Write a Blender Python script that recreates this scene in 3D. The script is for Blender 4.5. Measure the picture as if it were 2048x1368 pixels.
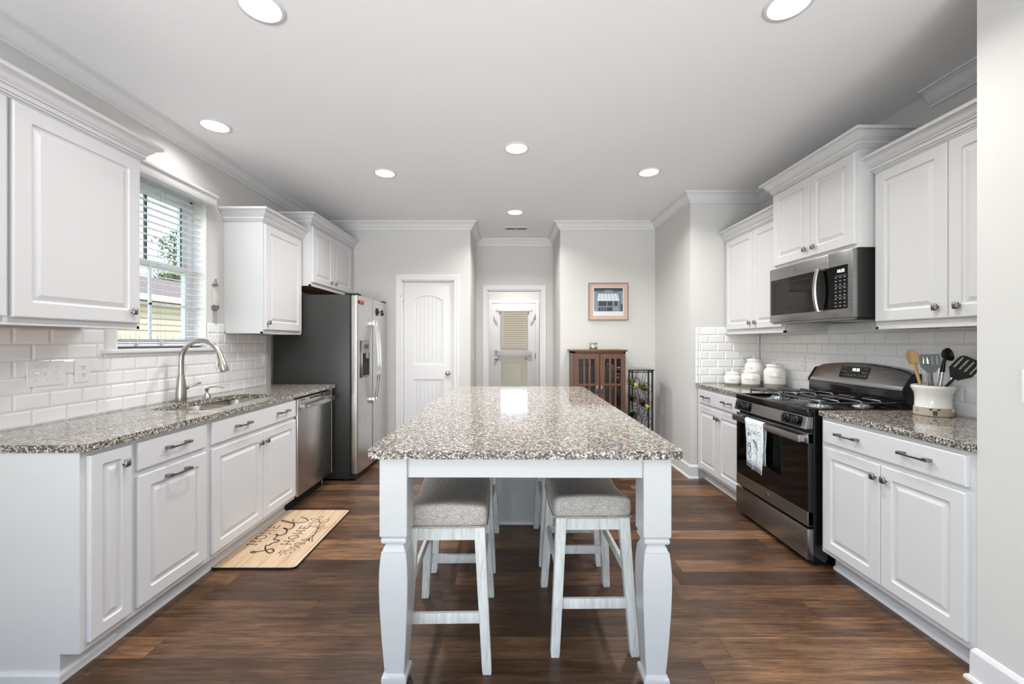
import bpy, bmesh, math, random
from mathutils import Vector, Matrix, geometry
random.seed(7)
R = math.radians
S = bpy.context.scene
COL = S.collection
for o in list(bpy.data.objects):
    bpy.data.objects.remove(o)

# ---------------------------------------------------------------- camera, light, exposure
EYE = 1.31
cd = bpy.data.cameras.new('camera'); cam = bpy.data.objects.new('camera', cd); COL.objects.link(cam)
cam.location = (0, 0, EYE); cam.rotation_euler = (R(90), 0, 0)
cd.sensor_width = 36; cd.lens = 825 / 2048 * 36
cd.shift_x = 4 / 2048; cd.shift_y = 0
cd.clip_start = .02; cd.clip_end = 300
S.camera = cam
S.view_settings.view_transform = 'Standard'
S.view_settings.look = 'None'
S.view_settings.gamma = 1
S.view_settings.use_curve_mapping = False
S.view_settings.exposure = -0.25

w = bpy.data.worlds.new('sky'); S.world = w; w.use_nodes = True
nt = w.node_tree; nt.nodes.clear()
sky = nt.nodes.new('ShaderNodeTexSky'); sky.sky_type = 'NISHITA'
sky.sun_disc = False; sky.sun_elevation = R(48); sky.sun_rotation = R(60); sky.air_density = 1.2; sky.dust_density = .6
bg = nt.nodes.new('ShaderNodeBackground'); bg.inputs[1].default_value = .8
wo = nt.nodes.new('ShaderNodeOutputWorld')
nt.links.new(sky.outputs[0], bg.inputs[0]); nt.links.new(bg.outputs[0], wo.inputs[0])

def area(name, loc, rot, sx, sy, power, color=(1, 1, 1), shape='RECTANGLE', spread=180):
    l = bpy.data.lights.new(name, 'AREA'); l.shape = shape; l.size = sx
    if shape in ('RECTANGLE', 'ELLIPSE'): l.size_y = sy
    l.energy = power; l.color = color; l.spread = R(spread)
    o = bpy.data.objects.new(name, l); COL.objects.link(o); o.location = loc; o.rotation_euler = rot
    return o
sun = bpy.data.lights.new('sun', 'SUN'); sun.energy = 3.0; sun.angle = R(1); sun.color = (1, .96, .9)
so = bpy.data.objects.new('sun', sun); COL.objects.link(so)
so.rotation_euler = Vector((-.75, .04, -.85)).to_track_quat('-Z', 'Y').to_euler()
# daylight entering by the tall windows behind the camera and the patio window on the left
DAY = (.93, .965, 1.0)
area('daylight_rear', (-.25, -3.45, 1.45), (R(95), 0, 0), 3.4, 2.0, 4, DAY)
# added fill light aimed up along the ceiling, stands for no real source
area('ceiling_fill', (-.25, -3.35, .9), (R(117), 0, 0), 3.4, 1.0, 66, (.95, .975, 1), spread=70)
area('daylight_left', (-2.2, -1.6, 1.35), (R(95), 0, R(-90)), 2.2, 2.0, 38, DAY)
# added lamp near the floor behind the camera, facing up to brighten the ceiling
area('floor_fill', (-.2, -1.9, .03), (R(180), 0, 0), 3.4, 2.6, 56, (.98, .985, 1))

# ---------------------------------------------------------------- materials
def srgb(c):
    if isinstance(c, str):
        c = [int(c[i:i+2], 16) / 255 for i in (0, 2, 4)]
    return tuple((x / 12.92 if x <= .04045 else ((x + .055) / 1.055) ** 2.4) for x in c) + (1,)
def mat(name, col='cccccc', rough=.5, metal=0, spec=.5, emit=None, es=1, coat=0, trans=0):
    m = bpy.data.materials.new(name); m.use_nodes = True
    b = m.node_tree.nodes['Principled BSDF']
    b.inputs['Base Color'].default_value = srgb(col); b.inputs['Roughness'].default_value = rough
    b.inputs['Metallic'].default_value = metal; b.inputs['Specular IOR Level'].default_value = spec
    if coat: b.inputs['Coat Weight'].default_value = coat; b.inputs['Coat Roughness'].default_value = .05
    if trans: b.inputs['Transmission Weight'].default_value = trans
    if emit: b.inputs['Emission Color'].default_value = srgb(emit); b.inputs['Emission Strength'].default_value = es
    return m
class N:
    def __init__(s, m): s.m = m; s.t = m.node_tree; s.b = s.t.nodes['Principled BSDF']
    def n(s, k, **kw):
        x = s.t.nodes.new('ShaderNode' + k)
        for a, v in kw.items(): setattr(x, a, v)
        return x
    def l(s, a, b): s.t.links.new(a, b)
    def math(s, op, a, b=None):
        x = s.n('Math', operation=op)
        for i, v in enumerate((a, b)):
            if v is None: continue
            if isinstance(v, (int, float)): x.inputs[i].default_value = v
            else: s.l(v, x.inputs[i])
        return x.outputs[0]
    def ramp(s, fac, stops, const=False):
        x = s.n('ValToRGB'); e = x.color_ramp.elements
        if const: x.color_ramp.interpolation = 'CONSTANT'
        for i, (p, c) in enumerate(stops):
            el = e[i] if i < 2 else e.new(p)
            el.position = p; el.color = srgb(c)
        s.l(fac, x.inputs[0]); return x.outputs[0]
    def coord(s, scale=(1, 1, 1), kind='Object'):
        tc = s.n('TexCoord'); mp = s.n('Mapping'); mp.inputs['Scale'].default_value = scale
        s.l(tc.outputs[kind], mp.inputs[0]); return mp.outputs[0]
    def noise(s, vec, scale, detail=3, rough=.5):
        x = s.n('TexNoise'); x.inputs['Scale'].default_value = scale; x.inputs['Detail'].default_value = detail
        x.inputs['Roughness'].default_value = rough; s.l(vec, x.inputs['Vector']); return x
    def bump(s, h, strength=.2, dist=.002):
        x = s.n('Bump'); x.inputs['Strength'].default_value = strength; x.inputs['Distance'].default_value = dist
        s.l(h, x.inputs['Height']); s.l(x.outputs[0], s.b.inputs['Normal'])
    def mix(s, fac, a, b, mode='MIX'):
        x = s.n('Mix', data_type='RGBA', blend_type=mode)
        if isinstance(fac, (int, float)): x.inputs[0].default_value = fac
        else: s.l(fac, x.inputs[0])
        for i, v in ((6, a), (7, b)):
            if isinstance(v, str): x.inputs[i].default_value = srgb(v)
            else: s.l(v, x.inputs[i])
        return x.outputs[2]

M = {}
M['white'] = mat('cabinet_white', 'd6d6d8', .38)
M['trimwhite'] = mat('trim_white', 'dfdfe1', .35)
M['ceil'] = mat('ceiling_paint', 'f1f1f2', .9, spec=.2)
M['wall'] = mat('greige_wall_paint', 'd2d1cf', .85, spec=.25)
M['islandwhite'] = mat('island_white', 'cfd0d2', .32)
M['tile'] = mat('glazed_white_tile', 'efeff1', .12)
M['grout'] = mat('grout', 'bdbbb9', .8)
M['nickel'] = mat('brushed_nickel', 'b9b3aa', .28, 1)
M['knob'] = mat('satin_nickel_dark', '8f8d8b', .25, 1)
M['chrome'] = mat('chrome', 'e6e6e8', .08, 1)
M['black'] = mat('black_enamel', '0c0c0d', .15, coat=.3)
M['blackglass'] = mat('black_glass', '080707', .04, spec=.4)
M['iron'] = mat('cast_iron', '77787a', .27, .8)
M['rubber'] = mat('black_plastic', '141414', .45)
M['fridgeside'] = mat('charcoal_textured_steel', '363736', .38, .3)
M['walnut_under'] = mat('bare_plywood', 'b5875a', .6)
M['glow'] = mat('lamp_lens', 'ffffff', .4, emit='fffaf2', es=6)
M['digit'] = mat('clock_digits', 'ffffff', .4, emit='f4fbff', es=3)
M['greyprint'] = mat('grey_print', '9a9a9a', .5)
M['ceramic'] = mat('glazed_ceramic', 'ecebe6', .1, coat=.4)
M['ceramicbase'] = mat('raw_grey_clay', '8c8780', .6)
M['crockbase'] = mat('raw_beige_clay', 'b9ae9d', .6)
M['clayprint'] = mat('grey_lettering', 'a8a49c', .5)
M['darkstone'] = mat('dark_marks', '4b443d', .5)
M['plate'] = mat('switch_plate_plastic', 'ebebed', .3)
M['vinyl'] = mat('window_vinyl', 'fafafa', .3)
M['slat'] = mat('blind_slat', 'fbfbfa', .4)
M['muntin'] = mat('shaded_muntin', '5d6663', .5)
M['cord'] = mat('blind_cord', 'c9c5bd', .7)
M['dark'] = mat('dark_gap', '101010', .7)
M['ink'] = mat('brown_ink', '2e1d14', .7)
M['red'] = mat('red_magnet', 'a63a30', .5)
M['wood_light'] = mat('beech', 'cba777', .5)
M['greyplastic'] = mat('grey_nylon', '6d7678', .4)
M['clear'] = mat('silvery_handle', 'c9ccce', .15, .8)
M['siding'] = mat('beige_siding', 'c4b698', .8)
M['beigedoor'] = mat('beige_door_paint', 'a8947a', .5)
M['garage'] = mat('tan_garage_wall', 'b09676', .8)
M['doorslat'] = mat('shaded_white_slat', '77695a', .6)  # white slats, their backlit shade put into the colour
M['rooftile'] = mat('roof_shingle', '7f6b5d', .9)
M['grass'] = mat('lawn', '6d7a4a', .95)
M['leaf'] = mat('pine_foliage', '687c4e', .8)
M['bark'] = mat('bark', '5d4a3c', .9)
M['wineg'] = mat('olive_glass', '6f6a22', .08, coat=.5)
M['wined'] = mat('dark_glass', '12100f', .06, coat=.6)
M['label'] = mat('paper_label', 'd8cfb4', .6)
M['yellow'] = mat('yellow_foil', 'd3b23a', .35)
M['redlabel'] = mat('red_label', '6d2f2a', .5)
M['frame'] = mat('copper_frame', '8a6a62', .35, .4)
M['matboard'] = mat('pink_mat', 'd0b6a8', .7)
M['paper'] = mat('print_paper', 'e3e4e6', .6)
M['pdark'] = mat('print_dark', '38434b', .6)
M['pblue'] = mat('print_blue', '8494a3', .6)
M['plight'] = mat('print_light', 'c9d3da', .6)
M['pmauve'] = mat('print_mauve', '98909c', .6)
M['shade'] = mat('lace_shade', 'd6d6da', .8)
M['inkblue'] = mat('towel_blue', '44607f', .9)
M['inkteal'] = mat('towel_teal', 'a9c5cb', .9)

def steel(name, col, rough=.27, vertical=True, amt=.12):
    m = mat(name, col, rough, 1); k = N(m)
    v = k.coord((90, 90, 1.2) if vertical else (1.2, 1.2, 260))
    nz = k.noise(v, 5, 4, .6)
    r = k.n('MapRange'); r.inputs[3].default_value = rough - amt * .5; r.inputs[4].default_value = rough + amt
    k.l(nz.outputs[0], r.inputs[0]); k.l(r.outputs[0], k.b.inputs['Roughness'])
    k.bump(nz.outputs[0], .04, .001)
    return m
M['steel'] = steel('stainless_steel', 'c6c4c1', .26)
M['steelh'] = steel('stainless_steel_brushed_across', 'b4b1ae', .24, False)
M['darksteel'] = steel('slate_stainless', 'a2a2a2', .26, False)
M['sinksteel'] = steel('sink_steel', 'c4bfb6', .24, False)

def glass(name, tint='ffffff', refl=1.0):
    m = bpy.data.materials.new(name); m.use_nodes = True; t = m.node_tree; t.nodes.clear()
    tr = t.nodes.new('ShaderNodeBsdfTransparent'); tr.inputs[0].default_value = srgb(tint)
    gl = t.nodes.new('ShaderNodeBsdfGlossy'); gl.inputs['Roughness'].default_value = .01
    fr = t.nodes.new('ShaderNodeFresnel'); fr.inputs[0].default_value = 1.0 + .45 * refl
    mx = t.nodes.new('ShaderNodeMixShader'); ou = t.nodes.new('ShaderNodeOutputMaterial')
    ge = t.nodes.new('ShaderNodeNewGeometry'); mu = t.nodes.new('ShaderNodeMath'); mu.operation = 'MULTIPLY'; iv = t.nodes.new('ShaderNodeMath'); iv.operation = 'SUBTRACT'; iv.inputs[0].default_value = 1
    t.links.new(ge.outputs['Backfacing'], iv.inputs[1]); t.links.new(fr.outputs[0], mu.inputs[0]); t.links.new(iv.outputs[0], mu.inputs[1]); t.links.new(mu.outputs[0], mx.inputs[0]); t.links.new(tr.outputs[0], mx.inputs[1]); t.links.new(gl.outputs[0], mx.inputs[2])
    t.links.new(mx.outputs[0], ou.inputs[0]); return m
M['glass'] = glass('window_glass')
M['doorglass'] = glass('door_glass', 'ffffff', .06)
M['smoke'] = glass('cabinet_glass', 'dfe3e8', 1.4)

def granite():
    m = mat('speckled_granite', 'b0a89e', .08); k = N(m)
    v = k.coord()
    nz = k.noise(v, 60, 3, .6)
    d = k.n('VectorMath', operation='ADD'); sc = k.n('VectorMath', operation='SCALE'); sc.inputs['Scale'].default_value = .012
    k.l(nz.outputs[1], sc.inputs[0]); k.l(v, d.inputs[0]); k.l(sc.outputs[0], d.inputs[1])
    v1 = k.n('TexVoronoi'); v1.inputs['Scale'].default_value = 180; k.l(d.outputs[0], v1.inputs['Vector'])
    sp = k.n('SeparateColor'); k.l(v1.outputs['Color'], sp.inputs[0])
    big = k.noise(v, 35, 2); f = k.math('ADD', sp.outputs[0], k.math('MULTIPLY', k.math('SUBTRACT', big.outputs[0], .5), .55))
    c = k.ramp(f, [(0, '0c0d0e'), (.28, '2f2f30'), (.42, '605e5b'), (.55, '988f84'), (.73, 'c6bdb0'), (.90, 'e6e2dc')], True)
    v2 = k.n('TexVoronoi'); v2.inputs['Scale'].default_value = 360; k.l(v, v2.inputs['Vector'])
    s2 = k.n('SeparateColor'); k.l(v2.outputs['Color'], s2.inputs[0])
    c2 = k.ramp(s2.outputs[1], [(0, '191614'), (.2, '7f7468'), (.46, 'b3a99c'), (.78, 'dbd4ca')], True)
    k.l(k.mix(.22, c, c2), k.b.inputs['Base Color'])
    return m
M['granite'] = granite()

def floor_mat():
    m = mat('brown_plank_floor', '6d4c33', .36); k = N(m)
    tc = k.n('TexCoord'); sx = k.n('SeparateXYZ'); k.l(tc.outputs['Object'], sx.inputs[0])
    PW, PL = .1295, 1.22
    yy = k.math('DIVIDE', k.math('ADD', sx.outputs[1], 10.0 * PW - .0205), PW)
    row = k.math('FLOOR', yy)
    wn = k.n('TexWhiteNoise', noise_dimensions='1D'); k.l(row, wn.inputs['W'])
    xx = k.math('ADD', k.math('DIVIDE', sx.outputs[0], PL), k.math('ADD', wn.outputs[0], 20))
    colm = k.math('FLOOR', xx)
    cv = k.n('CombineXYZ'); k.l(colm, cv.inputs[0]); k.l(row, cv.inputs[1])
    w2 = k.n('TexWhiteNoise', noise_dimensions='3D'); k.l(cv.outputs[0], w2.inputs['Vector'])
    # grain
    off = k.n('VectorMath', operation='SCALE'); off.inputs['Scale'].default_value = 13; k.l(w2.outputs[1], off.inputs[0])
    ad = k.n('VectorMath', operation='ADD'); k.l(tc.outputs['Object'], ad.inputs[0]); k.l(off.outputs[0], ad.inputs[1])
    mp = k.n('Mapping'); mp.inputs['Scale'].default_value = (1.3, 15, 1); k.l(ad.outputs[0], mp.inputs[0])
    g1 = k.noise(mp.outputs[0], 3.2, 6, .62)
    mp2 = k.n('Mapping'); mp2.inputs['Scale'].default_value = (2.2, 5, 1); k.l(ad.outputs[0], mp2.inputs[0])
    g2 = k.noise(mp2.outputs[0], 1.6, 3, .5)
    base = k.ramp(k.math('ADD', k.math('MULTIPLY', w2.outputs[0], .50), k.math('MULTIPLY', g2.outputs[0], .50)),
                  [(.22, '503b2c'), (.40, '664c39'), (.58, '7e6048'), (.78, 'a68160')])
    gr = k.ramp(g1.outputs[0], [(.28, '6a5a50'), (.5, 'c8bfb6'), (.72, 'ffffff')])
    c = k.mix(.85, base, gr, 'MULTIPLY')
    mp3 = k.n('Mapping'); mp3.inputs['Scale'].default_value = (5, 110, 1); k.l(ad.outputs[0], mp3.inputs[0])
    g3 = k.noise(mp3.outputs[0], 2.0, 4, .7)
    c = k.mix(.55, c, k.ramp(g3.outputs[0], [(.36, '6e625a'), (.5, 'f0ece8'), (.66, 'ffffff')]), 'MULTIPLY')
    vk = k.n('TexVoronoi'); vk.inputs['Scale'].default_value = 1; mk = k.n('Mapping'); mk.inputs['Scale'].default_value = (4.5, 9, 1); k.l(ad.outputs[0], mk.inputs[0]); k.l(mk.outputs[0], vk.inputs['Vector'])
    c = k.mix(k.math('MULTIPLY', k.math('LESS_THAN', vk.outputs['Distance'], .055), .6), c, '2a1c13')
    # fine dark seams
    fy = k.math('FRACT', yy); fx = k.math('FRACT', xx)
    s1 = k.math('LESS_THAN', fy, .022); s2 = k.math('LESS_THAN', fx, .0025)
    sm = k.math('MAXIMUM', s1, s2)
    c = k.mix(k.math('MULTIPLY', sm, .75), c, '1d130c')
    k.l(c, k.b.inputs['Base Color'])
    r = k.n('MapRange'); r.inputs[3].default_value = .28; r.inputs[4].default_value = .46
    k.l(g1.outputs[0], r.inputs[0]); k.l(r.outputs[0], k.b.inputs['Roughness'])
    k.bump(k.math('SUBTRACT', g1.outputs[0], sm), .12, .002)
    return m
M['floor'] = floor_mat()

def wood(name, a, b, scale=(14, 14, 1.2), rough=.4):
    m = mat(name, a, rough); k = N(m); v = k.coord(scale)
    nz = k.noise(v, 2.2, 6, .65); k.l(k.ramp(nz.outputs[0], [(.3, a), (.7, b)]), k.b.inputs['Base Color']); k.bump(nz.outputs[0], .1, .001)
    return m
M['mission'] = wood('mission_oak', '4c2f22', '7b543f', (30, 30, 1.5))
M['wash'] = wood('whitewashed_wood', 'c6c5c2', 'eceeee', (34, 34, 4), .6)
def mat_planks():
    m = mat('printed_pine_planks', 'd8bd98', .75); k = N(m); tc = k.n('TexCoord'); sx = k.n('SeparateXYZ'); k.l(tc.outputs['Object'], sx.inputs[0])
    v = k.coord((22, 1.6, 1)); nz = k.noise(v, 1.8, 6, .6)
    c = k.ramp(nz.outputs[0], [(.3, 'b39272'), (.5, 'c7ae90'), (.7, 'd6c4ae')])
    fr = k.math('FRACT', k.math('MULTIPLY', k.math('ADD', sx.outputs[0], 2), 12.2))
    c = k.mix(k.math('MULTIPLY', k.math('LESS_THAN', fr, .035), .7), c, '7a5a3a')
    k.l(c, k.b.inputs['Base Color']); return m
M['matwood'] = mat_planks()
def fabric():
    m = mat('grey_woven_linen', '8f8a86', .95, spec=.1); k = N(m)
    v = k.coord((1, 1, 1)); a = k.noise(k.coord((260, 40, 260)), 2, 2); b = k.noise(k.coord((40, 260, 260)), 2, 2)
    s = k.math('MULTIPLY', k.math('ADD', a.outputs[0], b.outputs[0]), .5)
    k.l(k.ramp(s, [(.36, '8d8781'), (.5, 'bab4ae'), (.62, 'd8d3cd')]), k.b.inputs['Base Color']); k.bump(s, .5, .002); return m
M['linen'] = fabric()
def towelm():
    m = mat('towel_cotton', 'e6e8ea', .95, spec=.1); k = N(m)
    nz = k.noise(k.coord(), 38, 4, .6)
    k.l(k.ramp(nz.outputs[0], [(.42, 'e9ebec'), (.58, 'dfe6ea'), (.66, 'a9c0cc'), (.74, 'e3e6e6')]), k.b.inputs['Base Color']); return m
M['towel'] = towelm()

# ---------------------------------------------------------------- geometry helpers
def bmn(): return bmesh.new()
def box(bm, x0, x1, y0, y1, z0, z1, bev=0, seg=2, mtx=None):
    vs = [bm.verts.new(p) for p in ((x0,y0,z0),(x1,y0,z0),(x1,y1,z0),(x0,y1,z0),(x0,y0,z1),(x1,y0,z1),(x1,y1,z1),(x0,y1,z1))]
    fs = [bm.faces.new([vs[i] for i in f]) for f in ((3,2,1,0),(4,5,6,7),(0,1,5,4),(1,2,6,5),(2,3,7,6),(3,0,4,7))]
    if bev:
        es = list({e for f in fs for e in f.edges})
        r = bmesh.ops.bevel(bm, geom=es, offset=bev, segments=seg, affect='EDGES', profile=.5)
        vs = list({v for f in r['faces'] for v in f.verts} | {v for v in vs if v.is_valid})
    if mtx is not None: bmesh.ops.transform(bm, matrix=mtx, verts=[v for v in vs if v.is_valid])
    return bm
def loops(bm, ls, cap0=True, cap1=True, closed=True):
    rings = [[bm.verts.new(p) for p in l] for l in ls]
    n = len(rings[0])
    for a, b in zip(rings, rings[1:]):
        for i in range(n if closed else n - 1):
            j = (i + 1) % n
            bm.faces.new((a[i], a[j], b[j], b[i]))
    if cap0: bm.faces.new(rings[0][::-1])
    if cap1: bm.faces.new(rings[-1])
    return rings
def tube(bm, pts, r, seg=10, cap=True, flat=1.0):
    pts = [Vector(p) for p in pts]; n = len(pts)
    rs = r if isinstance(r, (list, tuple)) else [r] * n
    T = [(pts[min(i+1, n-1)] - pts[max(i-1, 0)]).normalized() for i in range(n)]
    up = Vector((0, 0, 1)) if abs(T[0].z) < .9 else Vector((1, 0, 0))
    u = T[0].cross(up).normalized(); ls = []
    for i in range(n):
        u = (u - T[i] * u.dot(T[i])).normalized(); v = T[i].cross(u)
        ls.append([pts[i] + u * math.cos(a) * rs[i] + v * math.sin(a) * rs[i] * flat for a in (2*math.pi*k/seg for k in range(seg))])
    loops(bm, ls, cap, cap)
def lathe(bm, prof, c=(0, 0, 0), seg=32, axis=None, cap0=True, cap1=True):
    ls = []
    mt = Matrix.Identity(3)
    if axis is not None: mt = Vector(axis).to_track_quat('Z', 'Y').to_matrix()
    for r, z in prof:
        ls.append([Vector(c) + mt @ Vector((r*math.cos(a), r*math.sin(a), z)) for a in (2*math.pi*k/seg for k in range(seg))])
    loops(bm, ls, cap0, cap1)
def rrect(x0, x1, z0, z1, r, n=4):
    out = []
    for cx, cz, a0 in ((x1-r, z0+r, -90), (x1-r, z1-r, 0), (x0+r, z1-r, 90), (x0+r, z0+r, 180)):
        for k in range(n+1):
            a = R(a0 + 90*k/n); out.append((cx + r*math.cos(a), cz + r*math.sin(a)))
    return out
def prism(bm, poly, z0, z1):
    loops(bm, [[(x, y, z0) for x, y in poly], [(x, y, z1) for x, y in poly]])
def slab(bm, poly, holes, z0, z1):
    """flat plate with holes, top/bottom triangulated"""
    allp = [poly] + holes
    tri = geometry.tessellate_polygon([[Vector((x, y, 0)) for x, y in p] for p in allp])
    flat = [p for l in allp for p in l]
    vb = [bm.verts.new((x, y, z0)) for x, y in flat]; vt = [bm.verts.new((x, y, z1)) for x, y in flat]
    for t in tri:
        a, b, c = t
        n = (Vector((*flat[b], 0)) - Vector((*flat[a], 0))).cross(Vector((*flat[c], 0)) - Vector((*flat[a], 0))).z
        if abs(n) < 1e-12: continue
        if n < 0: b, c = c, b
        bm.faces.new((vt[a], vt[b], vt[c])); bm.faces.new((vb[c], vb[b], vb[a]))
    i = 0
    for l in allp:
        m = len(l)
        for k in range(m):
            j = (k+1) % m
            bm.faces.new((vb[i+k], vb[i+j], vt[i+j], vt[i+k]))
        i += m
def rot_xz(bm):   # plate in xy plane -> standing in xz plane, z0..z1 becoming depth -y
    bmesh.ops.transform(bm, matrix=Matrix.Rotation(R(90), 4, 'X'), verts=bm.verts)
def sweep(bm, path, prof, z, closed=False):
    """profile (out, dz) swept on xy path; out = to the right of travel"""
    n = len(path); P = [Vector(p) for p in path]; ls = []
    for i in range(n):
        d1 = (P[i] - P[i-1]).normalized() if i > 0 else None
        d2 = (P[i+1] - P[i]).normalized() if i < n-1 else None
        if d1 is None: d1 = d2
        if d2 is None: d2 = d1
        n1 = Vector((d1.y, -d1.x)); n2 = Vector((d2.y, -d2.x))
        m = (n1 + n2) / (1 + n1.dot(n2))
        ls.append([(P[i].x + m.x*o, P[i].y + m.y*o, z + dz) for o, dz in prof])
    loops(bm, ls)
def rbox(bm, a, b, c, r, n=6, fn=None, ctr=(0, 0, 0)):
    t = bmesh.new(); bmesh.ops.create_cube(t, size=2)
    bmesh.ops.subdivide_edges(t, edges=t.edges[:], cuts=n, use_grid_fill=True)
    for v in t.verts:
        sn = lambda t: math.sin(t*math.pi/2)
        p = Vector((sn(v.co.x)*a, sn(v.co.y)*b, sn(v.co.z)*c))
        q = Vector((max(-a+r, min(a-r, p.x)), max(-b+r, min(b-r, p.y)), max(-c+r, min(c-r, p.z))))
        # push points to the band edges so the rounding is even
        d = p - q
        v.co = q + (d.normalized()*r if d.length > 1e-9 else d)
        if fn: v.co = fn(v.co)
        v.co += Vector(ctr)
    me = bpy.data.meshes.new('t'); t.to_mesh(me); bm.from_mesh(me); t.free(); bpy.data.meshes.remove(me)
def obj(name, bm, m, parent=None, smooth=True, bevel=0, seg=2, loc=None, ang=35):
    bmesh.ops.recalc_face_normals(bm, faces=bm.faces[:])
    me = bpy.data.meshes.new(name); bm.to_mesh(me); bm.free()
    ms = m if isinstance(m, (list, tuple)) else [m]
    for x in ms: me.materials.append(M[x] if isinstance(x, str) else x)
    if smooth:
        for p in me.polygons: p.use_smooth = True
        me.set_sharp_from_angle(angle=R(ang))
    o = bpy.data.objects.new(name, me); COL.objects.link(o)
    if parent: o.parent = parent
    if loc: o.location = loc
    if bevel:
        b = o.modifiers.new('edge', 'BEVEL'); b.width = bevel; b.segments = seg; b.limit_method = 'ANGLE'; b.angle_limit = R(40); b.harden_normals = True
    return o
def tag(o, label, cat, group=None):
    o['label'] = label; o['category'] = cat
    if group: o['group'] = group
    return o
def thing(name, label, cat, loc=(0, 0, 0), rz=0, group=None):
    o = bpy.data.objects.new(name, None); COL.objects.link(o); o.location = loc; o.rotation_euler = (0, 0, R(rz))
    o.empty_display_size = .1
    return tag(o, label, cat, group)
def struct(name, bm, m, parent=None, **kw):
    o = obj(name, bm, m, parent, **kw)
    if parent is None: o['kind'] = 'structure'
    return o
def sroot(name, loc=(0, 0, 0), rz=0):
    o = bpy.data.objects.new(name, None); COL.objects.link(o); o.location = loc; o.rotation_euler = (0, 0, R(rz)); o['kind'] = 'structure'
    return o
def bx(name, m, parent, *a, bev=0, **kw):
    b = bmn(); box(b, *a, bev=bev); return obj(name, b, m, parent, **kw)
def dup(root, loc, rz=None, label=None, group=None):
    r = root.copy(); COL.objects.link(r); r.location = loc
    if rz is not None: r.rotation_euler = (0, 0, R(rz))
    if label: r['label'] = label
    if group: r['group'] = group
    for ch in list(root.children):
        c = ch.copy(); COL.objects.link(c); c.parent = r
        for g in ch.children:
            d = g.copy(); COL.objects.link(d); d.parent = c
    return r
def text_bm(s, size, x, y, z, spacing=1.0, depth=.0004, lying=None, extrude_to=None):
    """letters standing in the xz plane, facing -y, centred at x,z (lying=angle: flat, rotated about z)"""
    cu = bpy.data.curves.new('t', 'FONT'); cu.body = s; cu.size = size; cu.extrude = depth; cu.align_x = 'CENTER'; cu.align_y = 'CENTER'; cu.space_character = spacing
    o = bpy.data.objects.new('t', cu); COL.objects.link(o)
    bpy.context.view_layer.update()
    me = bpy.data.meshes.new_from_object(o.evaluated_get(bpy.context.evaluated_depsgraph_get()))
    bm = bmn(); bm.from_mesh(me); bpy.data.objects.remove(o); bpy.data.meshes.remove(me)
    mt = Matrix.Translation((x, y, z)) @ (Matrix.Rotation(R(90), 4, 'X') if lying is None else Matrix.Rotation(R(lying), 4, 'Z'))
    bmesh.ops.transform(bm, matrix=mt, verts=bm.verts); return bm

# ================================================================ THE ROOM
XL, XR, YB, CZ = -2.26, 2.41, 4.93, 2.74
REAR = -3.5
b = bmn(); box(b, -2.8, 2.8, REAR-.1, 8.2, -.08, 0); struct('floor', b, 'floor', smooth=False)
b = bmn(); box(b, -2.8, 2.8, REAR-.1, 8.2, CZ, CZ+.1); struct('ceiling', b, 'ceil', smooth=False)
# left wall with the sink window opening and a patio window behind the camera
WY0, WY1, WZ0, WZ1 = 2.37, 3.07, 1.27, 2.345
b = bmn()
box(b, XL-.18, XL, 3.07, YB+.12, 0, CZ); box(b, XL-.18, XL, -.5, 2.37, 0, CZ)
box(b, XL-.18, XL, 2.37, 3.07, 0, WZ0); box(b, XL-.18, XL, 2.37, 3.07, WZ1, CZ)
box(b, XL-.18, XL, REAR, -2.7, 0, CZ); box(b, XL-.18, XL, -2.7, -.5, 0, .3); box(b, XL-.18, XL, -2.7, -.5, 2.4, CZ)
struct('wall_left', b, 'wall', smooth=False)
# back wall left of the hall, with the pantry door opening
DX0, DX1, DZ = -1.288, -.672, 2.045
b = bmn()
box(b, XL, DX0, YB, YB+.12, 0, CZ); box(b, DX1, -.474, YB, YB+.12, 0, CZ); box(b, DX0, DX1, YB, YB+.12, DZ, CZ)
struct('wall_back_left', b, 'wall', smooth=False)
b = bmn(); box(b, -.594, -.474, YB+.12, 5.75, 0, CZ); struct('wall_hall_left', b, 'wall', smooth=False)
b = bmn(); box(b, .60, .72, YB+.12, 5.75, 0, CZ); struct('wall_hall_right', b, 'wall', smooth=False)
HX0, HX1 = -.311, .432
b = bmn(); box(b, -.9, HX0, 5.75, 5.87, 0, CZ); box(b, HX1, 1.1, 5.75, 5.87, 0, CZ); box(b, HX0, HX1, 5.75, 5.87, 2.035, CZ)
struct('wall_hall_back', b, 'wall', smooth=False)
b = bmn(); box(b, .60, 1.735, YB, YB+.12, 0, CZ); struct('wall_back_right', b, 'wall', smooth=False)
b = bmn(); box(b, 1.735, 2.55, 3.97, YB+.12, 0, CZ); struct('wall_corner', b, 'wall', smooth=False)
b = bmn(); box(b, XR, XR+.14, 1.59, 3.97, 0, CZ); struct('wall_right', b, 'wall', smooth=False)
b = bmn(); box(b, 1.80, XR+.14, REAR, 1.59, 0, CZ); struct('wall_right_front', b, 'wall', smooth=False)
b = bmn(); box(b, XL-.18, -1.95, REAR-.12, REAR, 0, CZ); box(b, 1.45, 1.80, REAR-.12, REAR, 0, CZ)
box(b, -1.95, 1.45, REAR-.12, REAR, 0, .45); box(b, -1.95, 1.45, REAR-.12, REAR, 2.45, CZ); struct('wall_rear', b, 'wall', smooth=False)
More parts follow.
